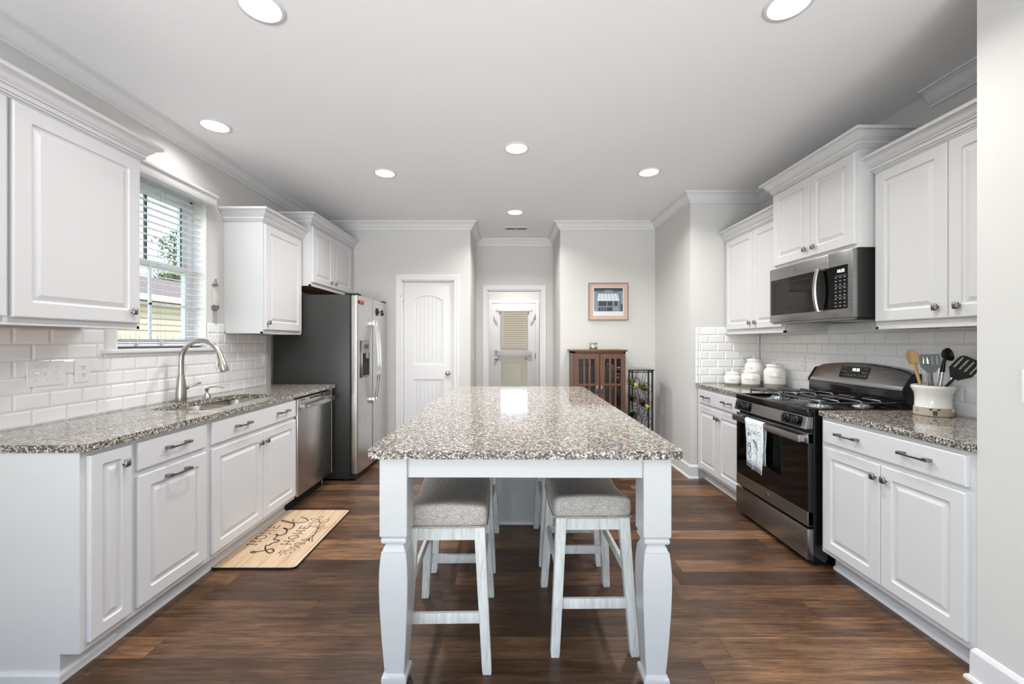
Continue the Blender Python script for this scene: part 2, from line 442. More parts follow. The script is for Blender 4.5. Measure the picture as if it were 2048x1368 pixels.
# entry room beyond the hall
EX0, EX1 = -.345, .50
b = bmn(); box(b, -.9, -.78, 5.87, 8.0, 0, CZ); struct('wall_entry_left', b, 'wall', smooth=False)
b = bmn(); box(b, .98, 1.10, 5.87, 8.0, 0, CZ); struct('wall_entry_right', b, 'wall', smooth=False)
b = bmn(); box(b, -.9, EX0, 8.0, 8.12, 0, CZ); box(b, EX1, 1.1, 8.0, 8.12, 0, CZ); box(b, EX0, EX1, 8.0, 8.12, 2.06, CZ)
struct('wall_entry_back', b, 'wall', smooth=False)

# crown moulding
CP = [(0, -.095), (.012, -.095), (.012, -.077), (.019, -.077), (.019, -.070), (.024, -.067), (.030, -.060), (.037, -.050), (.045, -.036), (.051, -.028), (.058, -.023), (.067, -.022), (.067, -.014), (.082, -.014), (.082, 0), (0, 0)]
b = bmn()
sweep(b, [(XL, REAR), (XL, YB), (-.474, YB), (-.474, 5.75), (.60, 5.75), (.60, YB), (1.735, YB), (1.735, 3.97), (XR, 3.97), (XR, 3.13)], CP, CZ)
struct('trim_1', b, 'trimwhite', ang=22)
b = bmn(); sweep(b, [(XR, 2.354), (XR, 1.59)], CP, CZ); struct('trim_2', b, 'trimwhite', ang=25)
# baseboards
BP = [(0, 0), (.026, 0), (.026, .008), (.022, .016), (.014, .018), (.013, .112), (.008, .122), (.004, .128), (0, .13)]
def base(name, path):
    b = bmn(); sweep(b, path, BP, 0); struct(name, b, 'trimwhite', ang=25)
base('baseboard_back_left', [(-.60, YB), (-.474, YB), (-.474, 5.75), (HX0-.07, 5.75)])
base('baseboard_pantry', [(XL+.90, YB), (DX0-.075, YB)])
base('baseboard_right', [(HX1+.07, 5.75), (.60, 5.75), (.60, YB), (1.735, YB), (1.735, 3.97), (1.805, 3.97)])
base('baseboard_front', [(1.80+.06, 1.59), (1.80, 1.59), (1.80, REAR)])

# door casings
def casing(name, x0, x1, ztop, y, wdt=.062, parent=None):
    b = bmn()
    pr = [(0, 0), (0, -.010), (.008, -.014), (.03, -.012), (.05, -.018), (wdt, -.018), (wdt, 0)]
    ls = []
    for (cx, cz, sx, sz) in ((x0, 0, -1, 0), (x0, ztop, -1, 1), (x1, ztop, 1, 1), (x1, 0, 1, 0)):
        ls.append([(cx + sx*o, y + d, cz + sz*o) for o, d in pr])
    loops(b, ls); return struct(name, b, 'trimwhite', parent, ang=25)
casing('trim_3', DX0, DX1, DZ, YB, .072)
casing('trim_4', HX0, HX1, 2.035, 5.75, .068)
casing('trim_5', EX0, EX1, 2.06, 8.0, .062)
b = bmn()   # jamb linings
for x0, x1, z, y0, y1 in ((HX0, HX1, 2.035, 5.75, 5.87), (EX0, EX1, 2.06, 8.0, 8.12), (DX0, DX1, DZ, YB, YB+.12)):
    box(b, x0, x0+.012, y0, y1, 0, z); box(b, x1-.012, x1, y0, y1, 0, z); box(b, x0, x1, y0, y1, z-.012, z)
struct('trim_6', b, 'trimwhite', smooth=False)

# pantry door: two panels, arched top, planked fields
d = sroot('door_1', (DX0+.015, YB+.018, .008))
dw, dh = DX1-DX0-.03, DZ-.025
def arch(x0, x1, z0, z1, rise, n=14):
    pts = [(x0, z0), (x1, z0)]
    for k in range(n+1):
        t = k/n; pts.append((x1 + (x0-x1)*t, z1 - rise + rise*math.sin(math.pi*t)**.8))
    return pts
hole1 = arch(.115, dw-.115, 1.03, 1.86, .06); hole2 = arch(.115, dw-.115, .24, .855, .0001)
b = bmn(); slab(b, [(0, 0), (dw, 0), (dw, dh), (0, dh)], [hole1, hole2], 0, .012); rot_xz(b)
bmesh.ops.translate(b, vec=(0, .012, 0), verts=b.verts)
for h in (hole1, hole2):   # ogee edge of each panel
    cx = sum(p[0] for p in h)/len(h); cz = (max(p[1] for p in h)+min(p[1] for p in h))/2
    hw = max(p[0] for p in h)-cx; hh = max(p[1] for p in h)-cz
    def ins(q): return [(cx+(p[0]-cx)*(1-q/hw), cz+(p[1]-cz)*(1-q/hh)) for p in h]
    loops(b, [[(x, y, z) for x, z in ins(q)] for q, y in ((0, .001), (.006, .006), (.016, .006), (.026, .010))], False, False)
obj('door_face', b, 'trimwhite', d, ang=28)
b = bmn(); box(b, 0, dw, .0115, .035, 0, dh)
x = .10
while x < dw-.10:
    box(b, x+.002, min(x+.046, dw-.1), .0075, .012, .2, 1.9, bev=.0015, seg=1); x += .048
obj('door_planks', b, 'trimwhite', d, smooth=False)
kn = bmn(); lathe(kn, [(.027, 0), (.027, .004), (.012, .010), (.010, .030), (.024, .036), (.029, .048), (.024, .060), (.008, .066), (.0005, .066)], (dw-.055, 0, .93), axis=(0, -1, 0))
obj('door_knob', kn, 'nickel', d)
for z in (1.78, 1.0, .22):
    b = bmn(); lathe(b, [(.006, 0), (.006, .09)], (-.008, -.004, z-.045), 10); obj('hinge', b, 'nickel', d)
b = bmn(); tube(b, [(-.006, -.006, 1.85), (-.03, -.03, 1.85)], .004, 8); tube(b, [(-.03, -.03, 1.85), (-.036, -.034, 1.85)], .008, 8); obj('door_stop', b, 'nickel', d)

# exterior door in the entry
d = sroot('door_2', (EX0+.015, 8.02, .01)); dw = EX1-EX0-.03; dh = 2.04
gx0, gx1, gz0, gz1 = .15, dw-.145, .30, 1.93
b = bmn(); slab(b, [(0, 0), (dw, 0), (dw, dh), (0, dh)], [[(gx0, gz0), (gx1, gz0), (gx1, gz1), (gx0, gz1)]], -.02, .02); rot_xz(b); obj('door_face', b, 'trimwhite', d, smooth=False)
bx('pane', 'doorglass', d, gx0, gx1, -.002, .002, gz0, gz1, smooth=False)
for z, rr in ((.975, .030), (1.125, .026)):
    b = bmn(); lathe(b, [(rr, 0), (rr, .006), (.012, .012), (.012, .028), (rr*.85, .034), (rr*.9, .05), (.012, .06), (.0005, .06)], (.062, -.02, z), axis=(0, -1, 0)); obj('door_knob' if z < 1.05 else 'deadbolt', b, 'nickel', d)
for z in (1.78, 1.03, .25):
    b = bmn(); lathe(b, [(.007, 0), (.007, .10)], (dw+.004, -.024, z-.05), 10); obj('hinge', b, 'knob', d)
# its blind: raised halfway, stacked slats at mid height
t = thing('door_blind', 'half raised white slatted blind hanging on the glass of the far entry door', 'blind', (EX0+.015, 7.94, 1.9))
bx('headrail', 'shade', t, .075, dw-.07, -.012, .05, 0, .07, bev=.008)
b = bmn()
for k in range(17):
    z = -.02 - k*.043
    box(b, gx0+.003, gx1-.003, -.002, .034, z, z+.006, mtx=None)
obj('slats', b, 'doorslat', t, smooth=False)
b = bmn()
for k in range(9): box(b, .085, dw-.08, -.010, .036, -.84+k*.010, -.8335+k*.010)
obj('stacked_slats', b, 'shade', t, smooth=False)
b = bmn()
for x in (gx0+.045, gx1-.06): b = bmn(); tube(b, [(x, -.004, 0), (x, -.004, -.76)], .0018, 6); obj('cord', b, 'cord', t)
b = bmn(); tube(b, [(gx0+.04, -.012, 0), (gx0+.042, -.014, -.70)], .003, 6); obj('wand', b, 'shade', t)
b = bmn()
for sx, x in ((1, .075), (-1, dw-.07)):
    pts = [(x, 0)] + [(x - sx*(.03 + .02*math.sin(k)), -.03 - k*.04) for k in range(5)] + [(x+sx*.03, -.24), (x+sx*.04, 0)]
    b = bmn(); loops(b, [[(px, 0.006, pz) for px, pz in pts], [(px, .012, pz) for px, pz in pts]]); obj('side_bracket', b, 'shade', t, smooth=False)

# outside the entry door: porch with a low beige gate, beige house wall far behind
b = bmn(); box(b, -2.2, 2.4, 8.2, 9.9, -.1, 0); struct('floor_porch', b, 'grout', smooth=False)
d = sroot('door_3', (-.24, 9.74, 0)); pw, ph = .665, 1.165
b = bmn(); box(b, 0, pw, -.02, .02, 0.01, ph)
for z0, z1 in ((.25, .84), (.93, 1.13)):
    L = [[(x, y, z) for x, z in rrect(.07+q, pw-.15-q, z0+q, z1-q, .004, 2)] for q, y in ((0, -.021), (.008, -.032), (.02, -.024), (.035, -.03))]
    loops(b, L, False, True)
obj('door_face', b, 'beigedoor', d, ang=20)
for z in (.925, 1.075):
    b = bmn(); lathe(b, [(.03, 0), (.03, .008), (.012, .014), (.012, .03), (.028, .036), (.02, .055), (.0005, .056)], (pw-.045, -.02, z), 16, axis=(0, -1, 0)); obj('door_knob', b, 'knob', d)
b = bmn(); box(b, -1.8, -.26, 9.70, 9.78, 0, 1.16); box(b, .46, 2.2, 9.70, 9.78, 0, 1.16); struct('wall_porch', b, 'trimwhite', smooth=False)
b = bmn(); box(b, -9, 9, 20, 20.2, -.5, 2.92); struct('wall_garage', b, 'garage', smooth=False)
b = bmn(); box(b, XL-.5, 30, 9.9, 60, -.5, -.3); struct('ground_back', b, 'grout', smooth=False)

# ---------------------------------------------------------------- sink window
wn = sroot('window_1', (0, 0, 0))
b = bmn()   # jamb liner and outer frame
box(b, XL-.16, XL-.001, WY0, WY0+.006, WZ0, WZ1); box(b, XL-.16, XL-.001, WY1-.006, WY1, WZ0, WZ1); box(b, XL-.16, XL-.001, WY0, WY1, WZ1-.006, WZ1)
fx0, fx1 = XL-.165, XL-.10
box(b, fx0, fx1, WY0+.006, WY0+.03, WZ0, WZ1-.006); box(b, fx0, fx1, WY1-.03, WY1-.006, WZ0, WZ1-.006)
box(b, fx0, fx1, WY0+.006, WY1-.006, WZ1-.03, WZ1-.006); box(b, fx0, fx1, WY0, WY1, WZ0, WZ0+.025)
obj('window_frame', b, 'vinyl', wn, smooth=False)
MZ = 1.83
def sash(x0, x1, z0, z1, rail, m_in, name, mh):
    b = bmn(); y0, y1 = WY0+.03, WY1-.03; s = .038
    box(b, x0, x1, y0, y0+s, z0, z1); box(b, x0, x1, y1-s, y1, z0, z1); box(b, x0, x1, y0+s, y1-s, z0, z0+rail); box(b, x0, x1, y0+s, y1-s, z1-rail, z1)
    so_ = obj(name, b, 'vinyl', wn, smooth=False)
    b = bmn(); ym = (y0+y1)/2+.005; xm = (x0+x1)/2
    box(b, xm-.006, xm+.006, ym-.009, ym+.009, z0+rail, z1-rail)
    if mh: box(b, xm-.006, xm+.006, y0+s, y1-s, mh-.009, mh+.009)
    obj('muntins', b, m_in, so_, smooth=False)
    b = bmn(); box(b, xm-.002, xm+.002, y0+s-.002, y1-s+.002, z0+rail-.002, z1-rail+.002); obj('pane', b, 'glass', so_, smooth=False)
    return so_
sash(XL-.135, XL-.105, WZ0+.025, MZ+.02, .034, 'vinyl', 'lower_sash', 1.565)
up = sash(XL-.163, XL-.137, MZ-.02, WZ1-.03, .034, 'muntin', 'upper_sash', None)
b = bmn(); box(b, XL-.1365, XL-.1345, WY1-.075, WY1-.062, MZ+.02, WZ1-.06); obj('stile_shade_strip', b, 'muntin', up, smooth=False)  # dark strip standing in for the shadow along the sash stile
b = bmn()   # stool
prof = [(XL-.16, 1.245), (XL+.028, 1.245), (XL+.034, 1.250), (XL+.034, 1.264), (XL+.028, 1.27), (XL-.16, 1.27)]
box(b, XL-.16, XL-.0, WY0+.001, WY1-.001, 1.2452, 1.27)
box(b, XL+.0005, XL+.034, 2.275, 3.17, 1.2452, 1.27, bev=.005)
obj('window_sill', b, 'trimwhite', wn)
# blind
t = thing('window_blind', 'white two inch slat blind lowered over the sink window', 'blind', (XL-.055, 2.72, 0))
hy = .345
b = bmn(); pz = [(0, 2.325), (.058, 2.325), (.062, 2.333), (.066, 2.375), (.078, 2.385), (.08, 2.398), (0, 2.398)]
loops(b, [[(x+.06, y, z) for x, z in pz] for y in (-hy-.05, hy+.02)])
obj('valance', b, 'trimwhite', t, ang=25)
b = bmn()
random.seed(3)
for k in range(24):
    z = 2.30 - k*.0432
    box(b, -.024, .024, -hy+.004, hy-.004, z-.0013, z+.0013, mtx=Matrix.Translation((0, 0, z)) @ Matrix.Rotation(R(5), 4, 'Y') @ Matrix.Translation((0, 0, -z)))
obj('slats', b, 'slat', t, smooth=False)
b = bmn(); box(b, -.024, .024, -hy+.004, hy-.004, 1.281, 1.297, bev=.004); obj('bottom_rail', b, 'slat', t)
b = bmn()
for y in (-.26, 0.02, .26):
    for x in (-.025, .025): tube(b, [(x, y, 2.31), (x, y, 1.295)], .0009, 5)
obj('ladder_cords', b, 'cord', t)
b = bmn()
for y, z in ((-.20, 1.30), (-.02, 1.31)):
    tube(b, [(.028, y, 2.3), (.030, y, z+.01), (.033, y+.004, z)], .0012, 5)
    lathe(b, [(.002, .02), (.006, .012), (.008, 0), (.006, -.012), (.001, -.014)], (.033, y+.004, z-.006), 10)
obj('pull_cords', b, 'cord', t)

# ---------------------------------------------------------------- outdoors, seen through the sink window
b = bmn(); box(b, -60, XL-.18, -30, 70, -.5, -.3); struct('ground', b, 'grass', smooth=False)
t = thing('neighbor_house', 'single storey house with brown shingle roof and beige siding, outside the window', 'house', (-12, 15, -.3))
b = bmn(); box(b, -7, 0, -12, 15, 0, 3.05); obj('wall', b, 'siding', t, smooth=False)
b = bmn()
loops(b, [[(.45, y, 3.02), (.45, y, 3.10), (-3.5, y, 4.40), (-7.45, y, 3.10), (-7.45, y, 3.02)] for y in (-12.5, 15.5)])
obj('roof', b, 'rooftile', t, smooth=False)
b = bmn(); box(b, .38, .52, -12.5, 15.5, 2.95, 3.14); obj('gutter', b, 'vinyl', t, smooth=False)
b = bmn()
for k in range(14): box(b, 0, .03, -12, 15, .2+k*.2, .21+k*.2)
obj('lap_lines', b, 'beigedoor', t, smooth=False)
t = thing('privacy_fence', 'pale board fence standing in the yard below the house, outside the window', 'fence', (-7.2, 9, -.3))
b = bmn()
for k in range(70): box(b, 0, .02, -6+k*.2, -5.81+k*.2, 0, 1.75)
obj('boards', b, 'siding', t, smooth=False)
b = bmn(); box(b, .02, .06, -6, 8, 1.4, 1.5); box(b, .02, .06, -6, 8, .4, .5); obj('rails', b, 'siding', t, smooth=False)
def tree(name, label, x, y, h, crown, n, seed, group=None):
    random.seed(seed)
    t = thing(name, label, 'tree', (x, y, -.3), 0, group)
    b = bmn(); tube(b, [(0, 0, 0), (.05, .03, h*.5), (0, 0, h*.95)], [.16, .11, .03], 8)
    clumps = []
    for k in range(18):
        z = h*(.42+.56*k/18); rr = crown*(1.05-k/20)
        a = random.random()*6.28; e = (math.cos(a)*rr*.8, math.sin(a)*rr*.8, z+.25)
        tube(b, [(0, 0, z-.3), e], [.035, .01], 5); clumps.append(e)
    obj('trunk', b, 'bark', t)
    b = bmn()
    for e in clumps:
        for q in range(n):
            c = Vector(e) + Vector((random.gauss(0, .3), random.gauss(0, .3), random.gauss(0, .16)))*crown*.75
            u = Vector((random.gauss(0, 1), random.gauss(0, 1), random.gauss(0, 1))).normalized()*.13; v = u.orthogonal().normalized()*.05
            b.faces.new([b.verts.new(c+s) for s in (-u, v, u, -v)])
    obj('foliage', b, 'leaf', t, smooth=False)
tree('pine_tree', 'tall thin pine rising against the sky in the upper window pane', -20.6, 25.3, 8.4, 1.05, 45, 5)
for k, (x, y, h, c) in enumerate([(-25, 13, 6.2, 2.0), (-25, 22, 6.3, 2.0), (-25, 30.5, 6.4, 2.0), (-25, 39, 6.0, 2.0)]):
    tree('yard_tree', 'leafy tree crown in the row seen just above the neighbouring roof', x, y, h, c, 260, 20+k, 'row of trees behind the neighbouring roof')

# ---------------------------------------------------------------- backsplashes
PI_, RH = .1535, .0773
def tiles(name, label, loc, rz, regions, phase, rows, z0=.914):
    t = thing(name, label, 'tile', loc, rz)
    b = bmn(); g = bmn()
    for (u0, u1, za, zb) in regions: box(g, u0, u1, -.0045, -.0002, za, zb)
    for r in range(rows):
        a, c = z0 + r*RH, z0 + (r+1)*RH - .0014
        u = phase + (PI_/2 if r % 2 else 0) - 30*PI_
        while u < 6:
            for (u0, u1, za, zb) in regions:
                x0, x1, y0, y1 = max(u, u0), min(u+PI_-.0014, u1), max(a, za), min(c, zb)
                if x1-x0 > .006 and y1-y0 > .006:
                    k = min(.011, (x1-x0)*.4, (y1-y0)*.4)
                    loops(b, [[(x, yy, z) for x, z in ((x0+q, y0+q), (x1-q, y0+q), (x1-q, y1-q), (x0+q, y1-q))] for q, yy in ((0, -.0046), (0, -.0056), (k, -.0092))], False, True)
            u += PI_
    obj('grout', g, 'grout', t, smooth=False); obj('tiles', b, 'tile', t, smooth=False)
    return t
tiles('tile_backsplash', 'glossy white subway tile backsplash behind the sink counter', (XL, 0, 0), 90,
      [(1.59, 2.29, .914, 1.376), (2.29, 3.172, .914, 1.2445), (3.172, 3.82, .914, 1.376), (3.072, 3.256, 1.376, 1.455), (3.072, 3.172, 1.272, 1.376)], 1.947-.001, 7)
tiles('tile_backsplash', 'glossy white subway tile backsplash behind the gas range', (XR, 0, 0), -90,
      [(-3.962, -3.12, .914, 1.395), (-3.12, -2.352, .914, 1.447), (-2.352, -1.592, .914, 1.392)], -2.107, 7)
tiles('tile_backsplash', 'small return of glossy white subway tile on the wall left of the canisters', (1.785, 3.97, 0), 0,
      [(.03, .615, .914, 1.457), (0.0, .028, .914, 1.457)], .05, 7)

# ================================================================ CABINETS
def bridge_panel(b, x0, x1, z0, z1, yb, t, frame=None):
    """door or drawer front standing at y=yb-t .. yb, facing -y; frame = width of the flat border round the routed panel"""
    yf = yb - t
    L = [[(x, y, z) for x, z in rrect(x0+q, x1-q, z0+q, z1-q, .0012)] for q, y in ((0, yb), (0, yf+.005), (.0018, yf+.0015), (.006, yf))]
    if frame:
        f = frame
        for q, y, r in ((f, yf, .012), (f+.003, yf+.006, .011), (f+.009, yf+.0085, .009), (f+.014, yf+.0083, .007), (f+.034, yf+.0006, .002)):
            L.append([(x, y, z) for x, z in rrect(x0+q, x1-q, z0+q, z1-q, r)])
    loops(b, L)
def knob(door, x, yf, z):
    b = bmn(); lathe(b, [(.010, 0), (.007, .004), (.006, .010)], (x, yf, z), 12, axis=(0, -1, 0))
    rbox(b, .0135, .006, .0165, .006, 5, fn=lambda c: Vector((c.x, c.y - .004*(1-(c.x/.0135)**2)*(1-(c.z/.0165)**2), c.z)), ctr=(x, yf-.015, z))
    obj('knob', b, 'knob', door, ang=60)
def pull(door, x, yf, z, L=.136):
    b = bmn(); h = L/2
    for s in (-1, 1):
        loops(b, [[(x+s*(h-.0), yf, z-.007), (x+s*(h-.02), yf, z-.007), (x+s*(h-.02), yf, z+.007), (x+s*h, yf, z+.007)],
                  [(x+s*(h+.001), yf-.024, z-.0065), (x+s*(h-.022), yf-.024, z-.0065), (x+s*(h-.022), yf-.024, z+.0065), (x+s*(h+.001), yf-.024, z+.0065)]])
    ls = []
    for k in range(13):
        t_ = -1 + 2*k/12; hw = .0035 + .0032*abs(t_)**3; xx = x + t_*(h+.001); yy = yf - .024 - .006*(1-t_*t_)
        ls.append([(xx, yy, z-hw), (xx, yy, z+hw), (xx, yy-.005, z+hw), (xx, yy-.005, z-hw)])
    loops(b, ls); obj('handle', b, 'knob', door, ang=50)
DT = .0185
CC = [(0, 0), (.006, 0), (.006, .009), (.013, .009), (.013, .017), (.020, .019), (.020, .040), (.028, .040), (.028, .046), (.033, .049), (.039, .055), (.045, .064), (.051, .074), (.058, .080), (.072, .081), (.072, .098), (0, .098)]
def cabinet(name, label, cat, loc, rz, wd, d, z0, z1, doors=(), drawers=(), toe=False, crown=None, frame=.052, side_skirt=None, under=None, group=None, hollow=False):
    t = thing(name, label, cat, loc, rz, group)
    b = bmn()
    if hollow:
        for x0, x1 in ((0, .018), (wd-.018, wd)):
            loops(b, [[(x, -.003, 0), (x, -(d-.075), 0), (x, -(d-.075), z0), (x, -d, z0), (x, -d, z1), (x, -.003, z1)] for x in (x0, x1)])
        box(b, .018, wd-.018, -d, -.003, z0, z0+.018); box(b, .018, wd-.018, -.012, -.003, 0, z1); box(b, .018, wd-.018, -d, -d+.018, z0+.018, z1); box(b, .018, wd-.018, -(d-.075), -(d-.09), 0, z0)
    elif toe:
        loops(b, [[(x, -.003, 0), (x, -(d-.075), 0), (x, -(d-.075), z0), (x, -d, z0), (x, -d, z1), (x, -.003, z1)] for x in (0, wd)])
    else:
        box(b, 0, wd, -d, 0, z0, z1)
        if under:  # recessed underside
            pass
    obj('body', b, 'white', t, smooth=False, bevel=.0012)
    if under:
        b = bmn(); box(b, .0145, wd-.0145, -d+.0185, -.010, z0-.0015, z0); obj('underside', b, 'walnut_under', t, smooth=False)
        b = bmn(); box(b, 0, wd, -d, -d+.018, z0-.014, z0); box(b, 0, .014, -d, -.01, z0-.014, z0); box(b, wd-.014, wd, -d, -.01, z0-.014, z0); obj('bottom_rail', b, 'white', t, smooth=False)
    yf = -d - DT
    for (x0, x1, za, zb, kx, kz, *rest) in doors:
        b = bmn(); bridge_panel(b, x0, x1, za, zb, -d-.0005, DT-.0005, frame); dd = obj('door', b, 'white', t, ang=9)
        if kx == 'pull': pull(dd, (x0+x1)/2, yf, kz)
        elif kx is not None: knob(dd, kx, yf, kz)
    for (x0, x1, za, zb, px) in drawers:
        b = bmn(); bridge_panel(b, x0, x1, za, zb, -d-.0005, DT-.0005, None); dd = obj('drawer_front', b, 'white', t, ang=9)
        for p in px: pull(dd, p, yf, (za+zb)/2+.005)
    if toe:
        b = bmn(); yk = -(d-.075)
        pth = [(-.0, yk), (wd, yk)]
        if side_skirt: pth = [(0, -.005), (0, yk), (wd, yk)]
        sweep(b, pth, [(0, 0), (.013, 0), (.013, .006), (.010, .014), (.004, .019), (0, .019)] if not side_skirt else [(0, 0), (.014, 0), (.014, .030), (.009, .038), (0, .040)], 0)
        obj('shoe_moulding', b, 'trimwhite', t, ang=30)
    if crown:
        l, r, zc = crown; pth = []
        if l: pth.append((0, -.002))
        pth += [(0, -d), (wd, -d)]
        if r: pth.append((wd, -.002))
        b = bmn(); sweep(b, pth, CC, zc); obj('crown_moulding', b, 'white', t, ang=24)
    return t
LD, DZ0, DZ1, RZ0, RZ1 = .600, .133, .716, .740, .864
KW = .105
# left run: local x = Y - y0
y0 = 1.59
cabinet('base_cabinet', 'narrow white base cabinet with one slim door at the open near end', 'cabinet', (XL, y0, 0), 90, .214, LD, KW, .883,
        doors=[(.026, .203, .133, .864, .165, .795)], toe=True, frame=.045, side_skirt=True)
y0 = 1.805
cabinet('base_cabinet', 'white base cabinet with a pull handle on its drawer and another on its single door', 'cabinet', (XL, y0, 0), 90, .453, LD, KW, .883,
        doors=[(.020, .432, DZ0, DZ1, 'pull', .672)], drawers=[(.020, .432, RZ0, RZ1, [.226])], toe=True, frame=.058)
y0 = 2.259
cabinet('base_cabinet', 'wide white double door base cabinet directly below the sink', 'cabinet', (XL, y0, 0), 90, .914, LD, KW, .883,
        doors=[(.022, .487, DZ0, DZ1, .455, .648), (.491, .906, DZ0, DZ1, .523, .648)], drawers=[(.022, .906, RZ0, RZ1, [.27, .715])], toe=True, frame=.055, hollow=True)
# end panel past the dishwasher
b = bmn(); loops(b, [[(XL, y, 0), (XL+.525, y, 0), (XL+.525, y, .105), (XL+.612, y, .105), (XL+.612, y, .883), (XL, y, .883)] for y in (3.800, 3.815)])
tag(obj('end_panel', b, 'white', None, smooth=False), 'thin white end panel between the dishwasher and the refrigerator', 'panel')
# right run: local x = yfar - Y
RD = 2.41 - 1.805
cabinet('base_cabinet', 'white double door base cabinet under the canisters, left of the range', 'cabinet', (XR, 3.962, 0), -90, .785, RD, KW, .883,
        doors=[(.045, .412, DZ0, DZ1, .385, .648), (.416, .775, DZ0, DZ1, .443, .648)], drawers=[(.045, .775, RZ0, RZ1, [.21, .573])], toe=True, frame=.052)
cabinet('base_cabinet', 'white double door base cabinet under the utensil crock, right of the range', 'cabinet', (XR, 2.383, 0), -90, .790, RD, KW, .883,
        doors=[(.027, .389, DZ0, DZ1, .362, .652), (.393, .764, DZ0, DZ1, .420, .652)], drawers=[(.027, .764, RZ0, RZ1, [.205, .57])], toe=True, frame=.055)
# uppers left
UD = .305
cabinet('wall_cabinet', 'white wall cabinet with one large panelled door, left of the sink window', 'cabinet', (XL, 1.25, 0), 90, .925, UD, 1.392, 2.262,
        doors=[(.357, .912, 1.408, 2.257, .865, 1.466), (-.2+.205, .340, 1.408, 2.257, None, 0)], crown=(False, True, 2.262), frame=.062, under=True)
cabinet('wall_cabinet', 'white wall cabinet with one narrow door, between the sink window and the refrigerator', 'cabinet', (XL, 3.26, 0), 90, .610, UD, 1.392, 2.262,
        doors=[(.012, .575, 1.408, 2.250, .042, 1.466)], crown=(True, False, 2.262), frame=.062, under=True)
cabinet('wall_cabinet', 'short white double door wall cabinet above the refrigerator', 'cabinet', (XL, 3.875, 0), 90, 1.05, .385, 1.853, 2.415,
        doors=[(.018, .455, 1.875, 2.405, .405, 1.925), (.459, .955, 1.875, 2.405, .51, 1.925)], crown=(True, False, 2.415), frame=.058, under=True)
# uppers right
WD_ = 2.41 - 2.075
cabinet('wall_cabinet', 'white double door wall cabinet above the canisters, left of the microwave', 'cabinet', (XR, 3.965, 0), -90, .846, WD_, 1.396, 2.262,
        doors=[(.03, .469, 1.425, 2.256, .427, 1.475), (.473, .838, 1.425, 2.256, .508, 1.475)], crown=(False, False, 2.262), frame=.052, under=True)
cabinet('wall_cabinet', 'short deep white double door wall cabinet directly above the microwave', 'cabinet', (XR, 3.117, 0), -90, .762, 2.41-1.995, 1.853, 2.415,
        doors=[(.015, .393, 1.875, 2.405, .357, 1.93), (.397, .747, 1.875, 2.405, .435, 1.93)], crown=(True, True, 2.415), frame=.055)
cabinet('wall_cabinet', 'white double door wall cabinet above the utensil crock, right of the microwave', 'cabinet', (XR, 2.338, 0), -90, .747, WD_, 1.396, 2.262,
        doors=[(.012, .397, 1.424, 2.256, .352, 1.478), (.401, .735, 1.424, 2.256, .447, 1.478)], crown=(True, False, 2.262), frame=.056, under=True)

# ================================================================ COUNTERTOPS, SINK
def rpoly(pts, rads, n=6):
    out = []
    for i, (p, r) in enumerate(zip(pts, rads)):
        p = Vector(p); a = (Vector(pts[i-1])-p).normalized(); c = (Vector(pts[(i+1) % len(pts)])-p).normalized()
        if r <= 0: out.append(tuple(p)); continue
        ang = a.angle(c); dd = r/math.tan(ang/2); cen = p + (a+c).normalized()*(r/math.sin(ang/2))
        s = p + a*dd; e = p + c*dd; v0 = s-cen; v1 = e-cen
        for k in range(n+1):
            v = v0.lerp(v1, k/n).normalized()*r; out.append(tuple(cen+v))
    return out
cutout = rpoly([(-1.752, 2.385), (-1.752, 3.125), (-2.085, 3.135), (-2.140, 2.76), (-2.112, 2.385)], [.08, .10, .13, .6, .06], 8)
b = bmn()
slab(b, rpoly([(XL+.009, 1.583), (XL+.626, 1.583), (XL+.626, 3.86), (XL+.009, 3.86)], [0, .025, .006, 0]), [cutout], .884, .914)
tag(obj('countertop', b, 'granite', None, bevel=.004, seg=3, ang=50), 'speckled granite countertop with the sink cut into it', 'countertop')
b = bmn(); slab(b, rpoly([(1.783, 3.185), (XR-.010, 3.185), (XR-.010, 3.959), (1.783, 3.959)], [.006, 0, 0, .0]), [], .884, .914)
tag(obj('countertop', b, 'granite', None, bevel=.004, seg=3, ang=50), 'short granite countertop carrying the white canisters', 'countertop')
b = bmn(); slab(b, rpoly([(1.783, 1.594), (XR-.010, 1.594), (XR-.010, 2.392), (1.783, 2.392)], [0, 0, 0, .012]), [], .884, .914)
tag(obj('countertop', b, 'granite', None, bevel=.004, seg=3, ang=50), 'granite countertop carrying the utensil crock', 'countertop')

sk = thing('sink', 'stainless steel undermount double bowl sink in the left countertop', 'sink', (0, 0, 0))
def bowl(y0, y1, x0, x1, depth):
    b = bmn(); L = []
    for q, z, r in ((-.02, .8835, .06), (0, .8835, .06), (.003, .86, .065), (.008, .883-depth+.03, .07), (.03, .883-depth, .06), (.10, .883-depth-.004, .03)):
        L.append([(x, y, z) for x, y in rrect(x0+q, x1-q, y0+q, y1-q, r, 6)])
    loops(b, L, False, True)
    lathe(b, [(.04, 0), (.036, .003), (.02, .001), (.0005, .001)], ((x0+x1)/2, (y0+y1)/2, .883-depth-.003), 20)
    o = obj('bowl', b, 'sinksteel', sk, ang=50)
bowl(2.385, 2.765, -2.125, -1.742, .20); bowl(2.795, 3.155, -2.125, -1.742, .20)
b = bmn(); box(b, -2.12, -1.745, 2.760, 2.80, .845, .872, bev=.010, seg=3); obj('divider', b, 'sinksteel', sk)

